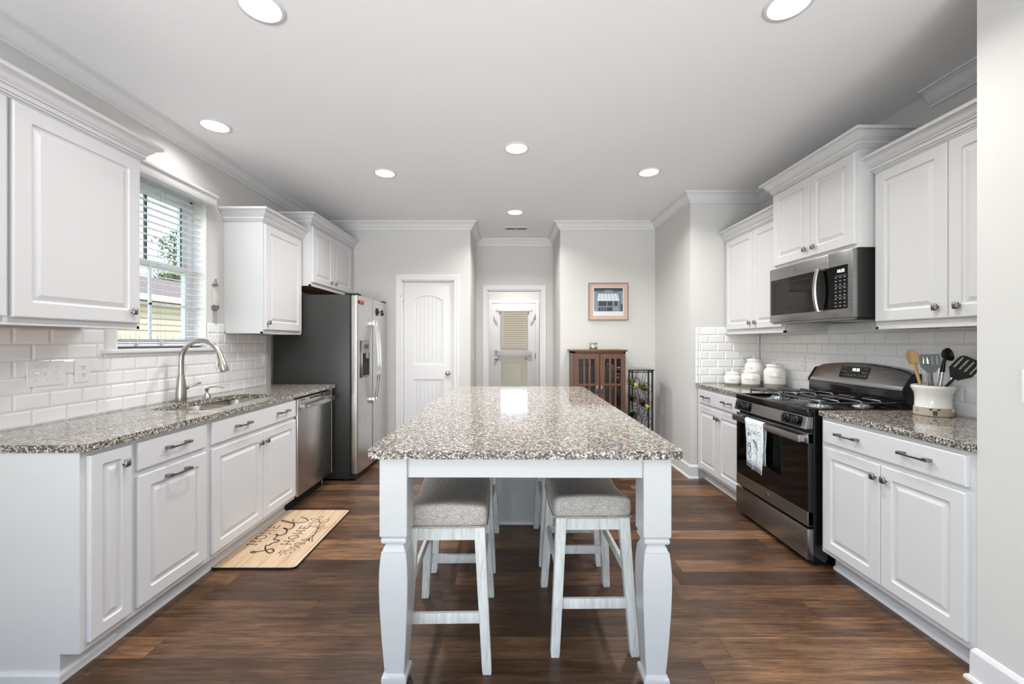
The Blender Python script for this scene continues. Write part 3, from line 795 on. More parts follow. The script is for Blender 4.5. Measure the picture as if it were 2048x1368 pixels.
# faucet
fc = thing('faucet', 'brushed nickel gooseneck pull down faucet rising behind the sink', 'faucet', (-2.188, 2.745, .9142))
b = bmn(); lathe(b, [(.030, 0), (.031, .004), (.0305, .03), (.029, .075), (.024, .12), (.0185, .17), (.0165, .185)], seg=28, cap0=True); obj('base', b, 'nickel', fc, ang=50)
b = bmn(); pts = [(0, 0, .186), (0, 0, .26)]; rr = .130
for k in range(1, 19):
    a = math.pi - R(162)*k/18; pts.append((rr + rr*math.cos(a), 0, .275 + rr*math.sin(a)))
tube(b, pts, [.0155]*len(pts), 16); obj('spout', b, 'nickel', fc, ang=60)
e = Vector(pts[-1]); dr = Vector((math.sin(R(18)), 0, -math.cos(R(18))))
b = bmn(); tube(b, [e + dr*.001, e+dr*.03, e + dr*.07, e+dr*.115, e+dr*.12], [.0165, .019, .0225, .026, .023], 18); obj('spray_head', b, 'nickel', fc, ang=50)
b = bmn(); rbox(b, .004, .008, .018, .003, 4, ctr=tuple(e + dr*.07 + Vector((-.022, 0, 0)))); obj('button', b, 'rubber', fc)
b = bmn(); tube(b, [(0, .015, .085), (0, .045, .088)], [.013, .015], 14); tube(b, [(0, .046, .088), (0, .052, .0885)], [.0145, .0145], 14); obj('handle_hub', b, 'nickel', fc)
b = bmn(); tube(b, [(0, .052, .090), (.004, .09, .096), (.008, .15, .108), (.008, .165, .107)], [.012, .0125, .011, .006], 14, flat=.7); obj('handle', b, 'clear', fc)
sd = thing('soap_dispenser', 'small brushed nickel soap pump beside the faucet', 'soap dispenser', (-2.158, 2.935, .9142))
b = bmn(); lathe(b, [(.026, 0), (.026, .004), (.020, .012), (.018, .022), (.010, .03), (.009, .052), (.013, .056), (.013, .066), (.004, .07)], seg=20); obj('body', b, 'nickel', sd, ang=50)
b = bmn(); tube(b, [(0, 0, .062), (.015, .01, .074), (.05, .03, .078), (.085, .045, .066), (.09, .048, .060)], [.006, .0065, .005, .004, .0035], 10); obj('spout', b, 'nickel', sd)

# wall plates
def toggle_plate(name, label, loc, rz, gangs, h=.12, wd=None, kind='toggle'):
    wd = wd or .07 + .046*(gangs-1)
    t = thing(name, label, 'switch plate' if kind != 'socket' else 'outlet', loc, rz)
    b = bmn(); rbox(b, wd/2, .003, h/2, .003, 4, ctr=(0, -.003, 0)); obj('plate', b, 'plate', t)
    for g in range(gangs):
        x = (g-(gangs-1)/2)*.046
        if kind == 'toggle':
            b = bmn(); box(b, x-.005, x+.005, -.0065, -.006, -.012, .012); rbox(b, .0035, .010, .005, .002, 3, ctr=(x, -.012, .004)); obj('toggle', b, 'plate', t)
            b = bmn()
            for s in (-1, 1): lathe(b, [(.003, 0), (.0028, .0008), (.0005, .001)], (x, -.006, s*.030), 8, axis=(0, -1, 0))
            obj('screws', b, 'cord', t)
        elif kind == 'rocker':
            b = bmn(); rbox(b, .0165, .003, .033, .002, 3, ctr=(x, -.006, 0)); obj('rocker', b, 'plate', t)
        else:
            for s in (-1, 1):
                b = bmn(); rbox(b, .017, .0015, .0145, .0014, 3, ctr=(x, -.0065, s*.0195)); so_ = obj('socket', b, 'plate', t)
                b = bmn(); box(b, x-.007, x-.005, -.0086, -.0079, s*.0195-.002, s*.0195+.007); box(b, x+.005, x+.007, -.0086, -.0079, s*.0195-.002, s*.0195+.006); box(b, x-.002, x+.002, -.0086, -.0079, s*.0195-.010, s*.0195-.006)
                obj('slots', b, 'dark', so_, smooth=False)
    return t
TW = XL + .0094
toggle_plate('switch_plate', 'white three gang toggle switch plate on tile left of the duplex outlet', (TW, 2.0, 1.158), 90, 3, wd=.165)
toggle_plate('outlet', 'white duplex outlet on the tile right beside the three gang switch plate', (TW, 2.169, 1.159), 90, 1, wd=.076, kind='socket')
toggle_plate('outlet', 'white single plate on the tile half hidden behind the faucet spray head', (TW, 3.172+.01, 1.172), 90, 1, kind='rocker')
toggle_plate('switch_plate', 'white rocker switch plate on the tile next to the refrigerator side', (TW, 3.779, 1.156), 90, 1, kind='rocker')
toggle_plate('outlet', 'white duplex outlet on the tile between the canisters and the range', (XR-.0094, 3.385, 1.135), -90, 1, kind='socket')
toggle_plate('switch_plate', 'white toggle switch plate at the right edge on the nearest grey wall', (1.7998, 1.413, 1.155), -90, 1)
toggle_plate('switch_plate', 'white toggle switch plate on the hall wall right of the pantry door', (-.4738, 5.28, 1.118), 90, 1)

# ================================================================ DISHWASHER
dw = thing('dishwasher', 'stainless steel dishwasher with bar handle, under the left countertop', 'dishwasher', (XL, 3.180, 0), 90)
W = .612
bx('tub', 'rubber', dw, .004, W-.004, -.585, -.02, .10, .875, smooth=False)
bx('toe_kick', 'dark', dw, 0.002, W-.002, -.53, -.02, .0, .099, smooth=False)
b = bmn(); box(b, .004, W-.004, -.622, -.587, .112, .868, bev=.004); obj('door', b, 'steel', dw)
b = bmn(); box(b, .19, .42, -.6235, -.6225, .845, .862); box(b, .05, .12, -.6235, -.6225, .850, .858); obj('control_strip', b, 'blackglass', dw, smooth=False)
b = bmn(); pts = []
ls = []
for k in range(17):
    t_ = -1 + 2*k/16; x = W/2 + t_*(W/2-.03); y = -.655 - .016*(1-t_*t_)
    ls.append([(x, y, .785), (x, y-.010, .789), (x, y-.010, .823), (x, y, .827)])
loops(b, ls)
for s in (-1, 1): box(b, W/2+s*(W/2-.045)-.014, W/2+s*(W/2-.045)+.014, -.657, -.6225, .787, .825, bev=.003)
obj('handle', b, 'steelh', dw, ang=30)
b = text_bm('Bosch', .016, .075, -.6745, .806); obj('lettering', b, 'plate', dw, smooth=False)

# ================================================================ REFRIGERATOR
fr = thing('refrigerator', 'tall side by side stainless refrigerator with charcoal side and ice dispenser', 'refrigerator', (XL, 3.884, 0), 90)
W = .90
b = bmn(); box(b, 0, W, -.752, -.03, .02, 1.755, bev=.004); obj('body', b, 'fridgeside', fr)
bx('base_grille', 'rubber', fr, .01, W-.01, -.80, -.753, .015, .055, smooth=False)
for x in (.05, W-.05):
    for y in (-.70, -.1): b = bmn(); lathe(b, [(.025, 0), (.025, .02)], (x, y, 0), 12); obj('foot', b, 'rubber', fr)
for x in (.055, W-.055): bx('hinge_cover', 'rubber', fr, x-.05, x+.05, -.825, -.70, 1.756, 1.772, bev=.004)
def fdoor(x0, x1, name):
    b = bmn(); pts = [(x0, -.765)]; n = 12
    for k in range(n+1):
        t_ = k/n; x = x0 + (x1-x0)*t_
        X = (x - W/2)/(W/2); y = -.822 - .018*(1 - X*X)
        e_ = min(t_, 1-t_)*(x1-x0)
        pts.append((x, y))
    pts.append((x1, -.765))
    # round the outer edges
    pts = rpoly(pts, [.004] + [.014] + [0]*(n-1) + [.014] + [.004], 4)
    prism(b, pts, .065, 1.752); return obj(name, b, 'steel', fr, ang=30, bevel=.003)
fz = fdoor(.002, .377, 'freezer_door'); fd = fdoor(.383, W-.002, 'fridge_door')
bx('door_gasket', 'rubber', fr, .01, W-.01, -.7655, -.752, .07, 1.745, smooth=False)
def fhandle(x, s, par):
    b = bmn(); ls = []
    for k in range(25):
        t_ = -1+2*k/24; z = 1.11 + t_*.41; y = -.868 - .045*(1-t_**2)
        ls.append([(x-.013, y+.006, z), (x-.008, y-.006, z), (x+.008, y-.006, z), (x+.013, y+.006, z)])
    loops(b, ls)
    for zz in (-1, 1): box(b, x-.017, x+.017, -.876, -.834, 1.11+zz*.395-.03, 1.11+zz*.395+.03, bev=.004)
    obj('handle', b, 'chrome', par, ang=40)
fhandle(.345, 1, fz); fhandle(.418, -1, fd)
dp = obj('dispenser', (lambda b: (box(b, .075, .285, -.842, -.83, .965, 1.325, bev=.004), b)[1])(bmn()), 'knob', fz)
b = bmn(); box(b, .092, .268, -.8445, -.842, .985, 1.20); obj('recess', b, 'dark', dp, smooth=False)
b = bmn(); box(b, .092, .268, -.8455, -.842, 1.215, 1.312, bev=.0008, seg=1); box(b, .15, .21, -.86, -.8445, 1.15, 1.20, bev=.004); obj('control_panel', b, 'darksteel', dp, smooth=False)
b = bmn()
for k in range(3): box(b, .115+k*.045, .145+k*.045, -.8465, -.8456, 1.245, 1.285)
obj('buttons', b, 'rubber', dp, smooth=False)
def wpt(x, y, z): return (XL - y, 3.884 + x, z)
b = bmn(); rbox(b, .045, .007, .017, .006, 5, fn=lambda c: c + Vector((0, 0, .010*(1-(c.x/.045)**2))))
m = obj('magnet', b, 'red', None); m.location = wpt(.075, -.8395, 1.685); m.rotation_euler = (0, 0, R(90)); tag(m, 'red car shaped magnet on the refrigerator freezer door', 'magnet')
b = bmn(); rbox(b, .014, .006, .040, .005, 4); rbox(b, .04, .006, .012, .005, 4, ctr=(.012, 0, .0)); rbox(b, .02, .006, .02, .005, 4, ctr=(.006, 0, .0))
m = obj('magnet', b, 'ink', None); m.location = wpt(.52, -.8475, 1.63); m.rotation_euler = (0, 0, R(90)); tag(m, 'larger dark brown cross shaped magnet on the refrigerator door', 'magnet')
b = bmn(); rbox(b, .013, .006, .032, .005, 4); rbox(b, .028, .006, .010, .005, 4, ctr=(.028, 0, -.008))
m = obj('magnet', b, 'ink', None); m.location = wpt(.70, -.8415, 1.63); m.rotation_euler = (0, 0, R(90)); tag(m, 'smaller dark magnet nearest the far corner of the refrigerator door', 'magnet')

# ================================================================ RANGE
rg = thing('gas_range', 'freestanding stainless and black gas range between the right hand cabinets', 'range', (XR, 3.172, 0), -90)
W = .764
fy = -(XR-1.742)
b = bmn(); box(b, .004, W-.004, fy+.035, -.02, .006, .895); obj('body', b, 'black', rg, smooth=False, bevel=.003)
for x in (.05, W-.05):
    for y in (-.1, -.55): b = bmn(); lathe(b, [(.018, 0), (.018, .006)], (x, y, 0), 10); obj('foot', b, 'rubber', rg)
b = bmn(); box(b, 0, W, fy+.012, -.02, .8955, .905, bev=.003); box(b, 0, W, fy-.006, fy+.028, .875, .918, bev=.006, seg=3)
box(b, 0, .02, fy+.02, -.05, .90, .918, bev=.004); box(b, W-.02, W, fy+.02, -.05, .90, .918, bev=.004); obj('cooktop', b, 'black', rg)
b = bmn(); loops(b, [[(x, fy+.03, .872), (x, fy-.004, .872), (x, fy-.020, .800), (x, fy+.03, .800)] for x in (.002, W-.002)]); cp = obj('control_panel', b, 'darksteel', rg, smooth=False, bevel=.002)
for xx in (.035, W-.215):
    b = bmn(); loops(b, [[(x, fy-.0045-(.872-z)/.072*.016-q, z) for x, z in rrect(xx, xx+.18, .806, .868, .012)] for q in (-.001, .0015)]); obj('knob_plate', b, 'blackglass', cp, ang=40)
    for k in (0, 1):
        kx = xx + .05 + k*.08; kz = .838; ky = fy-.0045-(.872-kz)/.072*.016
        b = bmn(); lathe(b, [(.024, 0), (.024, .006), (.019, .010), (.017, .026), (.014, .028)], (kx, ky-.001, kz), 20, axis=(0, -1, .2))
        rbox(b, .005, .008, .018, .003, 4, ctr=(kx, ky-.029, kz+.005)); obj('knob', b, 'rubber', cp, ang=40)
bx('vent_gap', 'dark', rg, .01, W-.01, fy+.02, fy+.034, .775, .80, smooth=False)
b = bmn(); box(b, .003, W-.003, fy, fy+.034, .232, .775, bev=.003); od = obj('oven_door', b, 'rubber', rg)
for za, zb in ((.715, .776), (.231, .315)): bx('door_trim', 'darksteel', od, .003, W-.003, fy-.002, fy+.03, za, zb, bev=.002, smooth=False)
b = bmn(); box(b, .006, W-.006, fy-.0015, fy, .3155, .7145); obj('door_window', b, 'blackglass', od, smooth=False)
b = bmn(); box(b, .03, W-.012, fy-.050, fy-.034, .722, .764, bev=.003)
for x in (.045, W-.03): box(b, x-.016, x+.016, fy-.036, fy-.001, .725, .762, bev=.002)
obj('handle', b, 'steelh', od)
b = bmn(); lathe(b, [(.018, 0), (.018, .0012), (.0165, .0018), (.0005, .0018)], (W/2, fy-.002, .273), 28, axis=(0, -1, 0)); lg = obj('emblem', b, 'steel', od)
def emblem(x, y, z, r, par, mt):
    b = bmn(); y -= .0022
    tube(b, [(x+r*math.cos(a), y, z+r*math.sin(a)) for a in (2*math.pi*k/28 for k in range(29))], r*.07, 5)
    tube(b, [(x-r*.15+.32*r*math.cos(a), y, z+.05*r+.5*r*math.sin(a)) for a in (R(40)+R(290)*k/18 for k in range(19))], r*.07, 5)
    tube(b, [(x+r*.15+(.35-.02*k)*r*math.cos(a)*.8, y, z+.02*r+.45*r*math.sin(a)) for k, a in enumerate(R(60)+R(200)*k/14 for k in range(15))], r*.06, 5)
    obj('monogram', b, mt, par)
emblem(W/2, fy-.002, .273, .016, lg, 'rubber')
b = bmn(); box(b, .003, W-.003, fy-.004, fy+.034, .035, .215, bev=.003); obj('storage_drawer', b, 'darksteel', rg)
# backguard
b = bmn()
box(b, .004, W-.004, -.115, -.012, .905, 1.02, bev=.003); obj('back_riser', b, 'black', rg)
b = bmn(); n = 20; f_, k_ = [], []
lo = [(x, -.100) for x in (0, W)]
ring_f, ring_b = [], []
for k in range(n+1):
    t_ = k/n; x = t_*W; e_ = min(x, W-x)
    zt = 1.135 + .035*(1-(2*t_-1)**2) if True else 0
    ring_f.append((x, -.062, zt - (0 if e_ > .05 else (.05-e_)*.35)))
prof = []
for k in range(n+1):
    x = k/n*W; zt = ring_f[k][2]
    prof.append([(x, -.112, 1.022), (x, -.112, 1.034), (x, -.100 + .0, 1.05), (x, -.062, zt-.012), (x, -.054, zt-.002), (x, -.044, zt), (x, -.012, zt), (x, -.012, 1.022)])
loops(b, prof); bg_ = obj('backguard', b, 'darksteel', rg, ang=40)
for x in (-.003, W-.003):
    b = bmn(); i = 0 if x < 0 else n; zt = ring_f[i][2]
    loops(b, [[(xx, y, z) for y, z in ((-.118, 1.018), (-.118, 1.034), (-.066, zt), (-.05, zt+.006), (-.010, zt+.006), (-.010, 1.018))] for xx in (x, x+.006)]); obj('end_cap', b, 'rubber', bg_, smooth=False)
# display: on the sloped face between (y -.100,z 1.05) and (-.062, 1.155)
def slope(b, off=0):
    for v in b.verts:
        z = v.co.z; t_ = (z-1.05)/(.108); v.co.y = -.1005 + .038*t_ + v.co.y - off
    return b
b = bmn(); loops(b, [[(x, q, z) for x, z in rrect(.265, .495, 1.066, 1.143, .006)] for q in (.002, -.0012)]); slope(b); dsp = obj('display', b, 'blackglass', bg_, ang=40)
b = text_bm('10:36', .028, .39, -.0022, 1.122, 1.0); slope(b); obj('clock_digits', b, 'digit', dsp, smooth=False)
b = bmn()
for k, x in enumerate((.285, .305, .325, .345, .37, .395, .425, .45, .475)):
    box(b, x-.005, x+.005, -.0022, -.0014, 1.083, 1.087)
for x in (.285, .31, .455, .475): box(b, x-.006, x+.006, -.0022, -.0014, 1.105, 1.109)
box(b, .285, .305, -.0022, -.0014, 1.130, 1.132); box(b, .455, .478, -.0022, -.0014, 1.130, 1.132)
slope(b); obj('button_marks', b, 'greyprint', dsp, smooth=False)
# burners
for i, (x, y, r) in enumerate([(.19, -.19, .035), (.19, -.46, .045), (.575, -.19, .038), (.575, -.46, .052), (.382, -.32, .034)]):
    b = bmn(); lathe(b, [(r+.018, 0), (r+.016, .004), (r+.006, .006), (r+.004, .018), (r, .019)], (x, y, .9055), 24); bu = obj('burner', b, 'clear', rg)
    b = bmn(); lathe(b, [(r, 0), (r+.001, .004), (r-.005, .008), (.0005, .009)], (x, y, .9248), 24); obj('burner_cap', b, 'rubber', bu)
# grates: bent rod frames
for x0, x1 in ((.03, .37), (.394, .734)):
    b = bmn(); zt, zb = .957, .9075; xm = (x0+x1)/2; rr = .0054
    def rod(pts): tube(b, pts, rr, 8)
    def arch_rod(p, q):   # up, across, down
        p, q = Vector(p), Vector(q); d_ = (q-p).normalized()
        rod([(*p[:2], zb), (*p[:2], zt-.012), (p.x+d_.x*.004, p.y+d_.y*.004, zt-.004), (p.x+d_.x*.012, p.y+d_.y*.012, zt),
             (q.x-d_.x*.012, q.y-d_.y*.012, zt), (q.x-d_.x*.004, q.y-d_.y*.004, zt-.004), (*q[:2], zt-.012), (*q[:2], zb)])
    for y in (-.575, -.33, -.085): arch_rod((x0, y, 0), (x1, y, 0))
    for x in (x0+.02, x1-.02): rod([(x, -.575, zt-.012), (x, -.085, zt-.012)])
    for yc in (-.455, -.205):
        for a in (0, 90, 180, 270):
            d_ = Vector((math.cos(R(a)), math.sin(R(a)), 0)); L_ = .15 if a in (0, 180) else .115
            c0 = Vector((xm, yc, 0)) + d_*.028; c1 = Vector((xm, yc, 0)) + d_*L_
            rod([(*c0[:2], zt), (*c1[:2], zt), (c1.x+d_.x*.008, c1.y+d_.y*.008, zt-.010)])
    obj('grate', b, 'iron', rg, ang=60)

# towel over the oven handle
tw = thing('dish_towel', 'white kitchen towel with blue seaside print folded over the oven handle', 'towel', (XR, 3.172, 0), -90)
b = bmn(); hx0, hx1 = .205, .415; hy_ = fy-.042
rows = []
def wav(x, z, a): return a*(.008*math.sin(x*55+1) + .004*math.sin(x*110+z*9))
zs = [(.475, -1), (.52, -1), (.58, -1), (.64, -1), (.70, -1), (.745, -1), (.762, -1), (.770, 0), (.762, 1), (.745, 1), (.70, 1), (.60, 1), (.50, 1), (.44, 1)]
for z, s in zs:
    rw = []
    for k in range(25):
        t_ = k/24; x = hx0 + (hx1-hx0)*t_
        dep = max(0, (.76-z))/.32
        pin = 1 - .10*dep
        x2 = (x-(hx0+hx1)/2)*pin + (hx0+hx1)/2 + (.004*math.sin(z*30) if s < 0 else .022*min(1, dep*3))
        y = hy_ + (-.0105 if s > 0 else .0115 if s < 0 else -.0005)*1.0
        sag = wav(x, z, min(1, dep*2.2))
        zz = z + (0 if s == 0 else (-.020*dep*(t_ if s > 0 else 1-t_)))
        if s > 0: yy = y - abs(sag) - .004*dep
        else: yy = min(fy-.005, y+.002)
        rw.append((x2, yy, zz))
    rows.append(rw)
vs = [[b.verts.new(p) for p in r_] for r_ in rows]
for r0, r1 in zip(vs, vs[1:]):
    for k in range(24): b.faces.new((r0[k], r0[k+1], r1[k+1], r1[k]))
cl = obj('cloth', b, 'towel', tw, ang=80)
sm = cl.modifiers.new('t', 'SOLIDIFY'); sm.thickness = .0022; sm.offset = 0
def tsurf(t_, z):
    x = hx0 + (hx1-hx0)*t_; dep = max(0, (.76-z))/.32
    x2 = (x-(hx0+hx1)/2)*(1-.10*dep) + (hx0+hx1)/2 + .022*min(1, dep*3)
    return Vector((x2, hy_-.0105-abs(wav(x, z, min(1, dep*2.2)))-.004*dep-.0022, z - .020*dep*t_))
def tline(b, pts, r=.0016):
    q = []
    for (a, c), (e, f) in zip(pts, pts[1:]):
        for k in range(5): q.append(tsurf(a+(e-a)*k/5, c+(f-c)*k/5))
    q.append(tsurf(*pts[-1])); tube(b, q, r, 5)
b = bmn()   # starfish, two shrimp, lobster, border
tline(b, [(.1, .66), (.22, .675), (.32, .665)]); tline(b, [(.2, .70), (.21, .67), (.14, .645)]); tline(b, [(.21, .67), (.3, .645)])
tline(b, [(.42, .635), (.55, .63), (.66, .605), (.74, .58)], .0035); tline(b, [(.46, .625), (.58, .60), (.70, .582)], .003)
tline(b, [(.25, .61), (.12, .585), (.1, .56), (.16, .53), (.24, .535), (.28, .57), (.25, .61)], .002); tline(b, [(.14, .585), (.26, .585)], .003); tline(b, [(.2, .53), (.28, .505), (.36, .53)], .002)
tline(b, [(.02, .468), (.5, .466), (.98, .470)], .0018)
for k in range(7): tline(b, [(.06+k*.135, .462), (.11+k*.135, .450), (.16+k*.135, .462)], .0026)
obj('blue_print', b, 'inkblue', tw)
b = bmn()
tline(b, [(.1, .715), (.1, .695), (.2, .705), (.2, .69), (.3, .705), (.36, .69), (.45, .705), (.5, .69), (.62, .705), (.68, .69), (.8, .705), (.85, .685)], .0022)
tline(b, [(.3, .735), (.5, .735)]); tline(b, [(.3, .686), (.85, .683)], .002)
for (x, z) in ((.2, .49), (.35, .50), (.5, .49), (.62, .505), (.75, .485), (.55, .56), (.68, .55)):
    tline(b, [(x-.06, z), (x, z+.012), (x+.06, z), (x, z-.01), (x-.06, z)], .0018)
obj('teal_print', b, 'inkteal', tw)

# ================================================================ MICROWAVE
mw = thing('microwave', 'stainless over the range microwave under the short deep wall cabinet', 'microwave', (XR, 3.125, 0), -90)
W = .757; fy = -(XR-1.968); z0, z1 = 1.445, 1.851
b = bmn(); box(b, .002, W-.002, fy+.032, -.002, z0+.008, z1); obj('case', b, 'fridgeside', mw, smooth=False, bevel=.002)
b = bmn(); box(b, .02, W-.02, fy+.04, -.03, z0, z0+.0079)
obj('bottom_plate', b, 'rubber', mw, smooth=False)
b = bmn()
for x in (.10, .46): box(b, x, x+.20, fy+.08, -.14, z0-.004, z0-.0001)
box(b, .02, W-.02, fy+.01, fy+.04, z0-.003, z0+.008); obj('grease_filter', b, 'knob', mw, smooth=False)
DWX = .572
b = bmn(); box(b, 0, DWX, fy, fy+.031, z0+.008, z1-.001, bev=.003); md = obj('door', b, 'darksteel', mw)
b = bmn(); box(b, DWX+.003, W, fy, fy+.031, z0+.008, z1-.001, bev=.003); mp_ = obj('control_side', b, 'darksteel', mw)
b = bmn(); loops(b, [[(x, y, z) for x, z in rrect(.018, DWX-.0005, z0+.062, z1-.085, .006)] for y in (fy+.001, fy-.0015)]); wdw = obj('window', b, 'blackglass', md, ang=40)
b = bmn(); slab(b, rrect(.06, .44, z0+.10, z1-.115, .01), [rrect(.066, .434, z0+.106, z1-.121, .008)], 0, .0004); rot_xz(b); bmesh.ops.translate(b, vec=(0, fy-.0016, 0), verts=b.verts); obj('window_border', b, 'rubber', wdw, smooth=False)
b = bmn(); loops(b, [[(x, y, z) for x, z in rrect(DWX+.0035, W-.035, z0+.062, z1-.085, .006)] for y in (fy+.001, fy-.0015)]); pn = obj('control_panel', b, 'blackglass', mp_, ang=40)
b = text_bm('10:35', .026, .672, fy-.0022, z1-.118); obj('clock_digits', b, 'digit', pn, smooth=False)
b = bmn()
for r_ in range(9):
    z = z1-.155-r_*.0215
    for c_ in range(3):
        x = .635 + c_*.033; box(b, x-.007, x+.007, fy-.0021, fy-.0015, z-.0025, z+.0025)
    if r_ in (0, 3, 6): box(b, .630, .710, fy-.0021, fy-.0015, z+.009, z+.0105)
obj('button_marks', b, 'greyprint', pn, smooth=False)
b = bmn(); ls = []
for k in range(17):
    t_ = -1+2*k/16; z = 1.6365 + t_*.135; y = fy-.026-.020*(1-t_*t_)
    ls.append([(.502, y+.004, z), (.506, y-.004, z), (.524, y-.004, z), (.528, y+.004, z)])
loops(b, ls)
for s in (-1, 1): box(b, .504, .526, fy-.030, fy-.001, 1.6365+s*.130-.010, 1.6365+s*.130+.010, bev=.002)
obj('handle', b, 'steelh', md, ang=40)
b = bmn(); lathe(b, [(.016, 0), (.016, .001), (.0005, .001)], (.29, fy, z1-.042), 28, axis=(0, -1, 0)); lg = obj('emblem', b, 'steel', md)
emblem(.29, fy+.001, z1-.042, .0145, lg, 'rubber')

# ================================================================ ISLAND
IS = thing('kitchen_island', 'large kitchen island with speckled granite top, white apron and turned legs', 'island', (.0545, 1.492, 0), -.45)
hw = .578; IL = 2.19
b = bmn(); slab(b, rpoly([(-hw, 0), (hw, 0), (hw, IL), (-hw, IL)], [.028, .028, .02, .02], 6), [], .8845, .914)
obj('countertop', b, 'granite', IS, bevel=.005, seg=3, ang=50)
def sqleg(cx, cy):
    b = bmn(); H = .0515
    P = [(0, .030), (.028, .034), (.030, .040), (.034, .046), (.045, .048), (.056, .046), (.060, .040), (.068, .036), (.080, .0375), (.10, .039), (.2, .0455), (.32, .0515), (.40, .0535), (.46, .0525), (.50, .0495), (.525, .0465), (.527, .043), (.540, .040), (.550, .034), (.556, .034), (.558, .044), (.562, .047), (.568, .048), (.574, .047), (.578, .044), (.580, .047), (.586, .0495), (.588, H), (.883, H)]
    L = []
    for z, h in P: L.append([(cx+x, cy+y, z) for x, y in rrect(-h, h, -h, h, .0025, 1)])
    loops(b, L); return b
for cx in (-hw+.0895, hw-.0875):
    obj('leg', sqleg(cx, .086), 'islandwhite', IS, ang=28)
b = bmn(); x0, x1 = -hw+.141, hw-.139
box(b, x0, x1, .048, .068, .803, .883); box(b, -hw+.045, -hw+.065, .137, 1.478, .803, .883); box(b, hw-.065, hw-.045, .137, 1.478, .803, .883)
obj('apron', b, 'islandwhite', IS, smooth=False, bevel=.0015)
b = bmn(); box(b, -hw+.03, hw-.03, 1.478, IL-.03, 0, .883); obj('cabinet_body', b, 'islandwhite', IS, smooth=False)
b = bmn(); sweep(b, [(-hw+.03, IL-.03), (-hw+.03, 1.478), (hw-.03, 1.478), (hw-.03, IL-.03)], [(0, 0), (.014, 0), (.014, .006), (.010, .015), (.004, .020), (0, .02)], 0)
obj('shoe_moulding', b, 'trimwhite', IS, ang=30)

# ================================================================ STOOLS
def make_stool(label):
    t = thing('counter_stool', label, 'stool', (0, 0, 0), 0, 'stools tucked under the island')
    fw, fd_, tw_, td = .167, .245, .135, .195     # feet / top half spacings
    zt = .535
    def sad(y): return .028*(y/.22)**2
    b = bmn()
    rbox(b, .168, .222, .046, .030, 9, fn=lambda c: Vector((c.x*(1-.03*(1-abs(c.y)/.22)), c.y, c.z + sad(c.y) + .010*(1-(c.x/.17)**2)*(1 if c.z > 0 else 0))), ctr=(0, 0, .577))
    cu_ = obj('seat_cushion', b, 'linen', t, ang=80)
    b = bmn()
    for s in (-1, 1): tube(b, [(s*.165, y, .536 + sad(y)) for y in [-.20+.04*k for k in range(11)]], .003, 6)
    for s in (-1, 1): tube(b, [(x, s*.2205, .5365 + sad(.22)) for x in [-.155+.031*k for k in range(11)]], .003, 6)
    obj('piping', b, 'linen', cu_)
    def lp(sx, sy, z):
        k = z/zt; return Vector((sx*(fw+(tw_-fw)*k), sy*(fd_+(td-fd_)*k), z))
    for sx in (-1, 1):
        for sy in (-1, 1):
            b = bmn(); L = []
            for z, h in ((0, .017), (.012, .0185), (.3, .0205), (zt+.006, .0225)):
                c = lp(sx, sy, z); L.append([(c.x+x, c.y+y, z + (sad(td)-.004 if z > .5 else 0)) for x, y in rrect(-h, h, -h, h, .003, 2)])
            loops(b, L); obj('leg', b, 'wash', t, ang=30)
    b = bmn()   # seat rails
    for s in (-1, 1):
        L = []
        for k in range(9):
            y = -.175+.35*k/8; x = s*.138
            L.append([(x-.009, y, .490+sad(y)*.8), (x+.009, y, .490+sad(y)*.8), (x+.009, y, .533+sad(y)), (x-.009, y, .533+sad(y))])
        loops(b, L)
        yy = s*.197; box(b, -.118, .118, yy-.009, yy+.009, .505, .5535)
    obj('seat_rail', b, 'wash', t, smooth=False)
    for s in (-1, 1):
        c = lp(1, s, .205); b = bmn(); box(b, -c.x+.015, c.x-.015, c.y-.008, c.y+.008, .183, .226, bev=.002); obj('stretcher', b, 'wash', t)
        c = lp(s, 1, .325); b = bmn(); box(b, c.x-.008, c.x+.008, -c.y+.015, c.y-.015, .303, .346, bev=.002); obj('stretcher', b, 'wash', t)
    return t
st = make_stool('grey cushioned whitewashed stool tucked in nearest on the left side of the island')
st.location = (-.262, 1.882, 0); st.rotation_euler = (0, 0, R(1.0))
dup(st, (.352, 1.975, 0), 0.6, 'grey cushioned whitewashed stool tucked in nearest on the right side of the island')
dup(st, (-.262, 2.60, 0), -.8, 'whitewashed stool standing behind the near left stool, close to the island cabinet')
dup(st, (.352, 2.665, 0), .5, 'whitewashed stool standing behind the near right stool, close to the island cabinet')

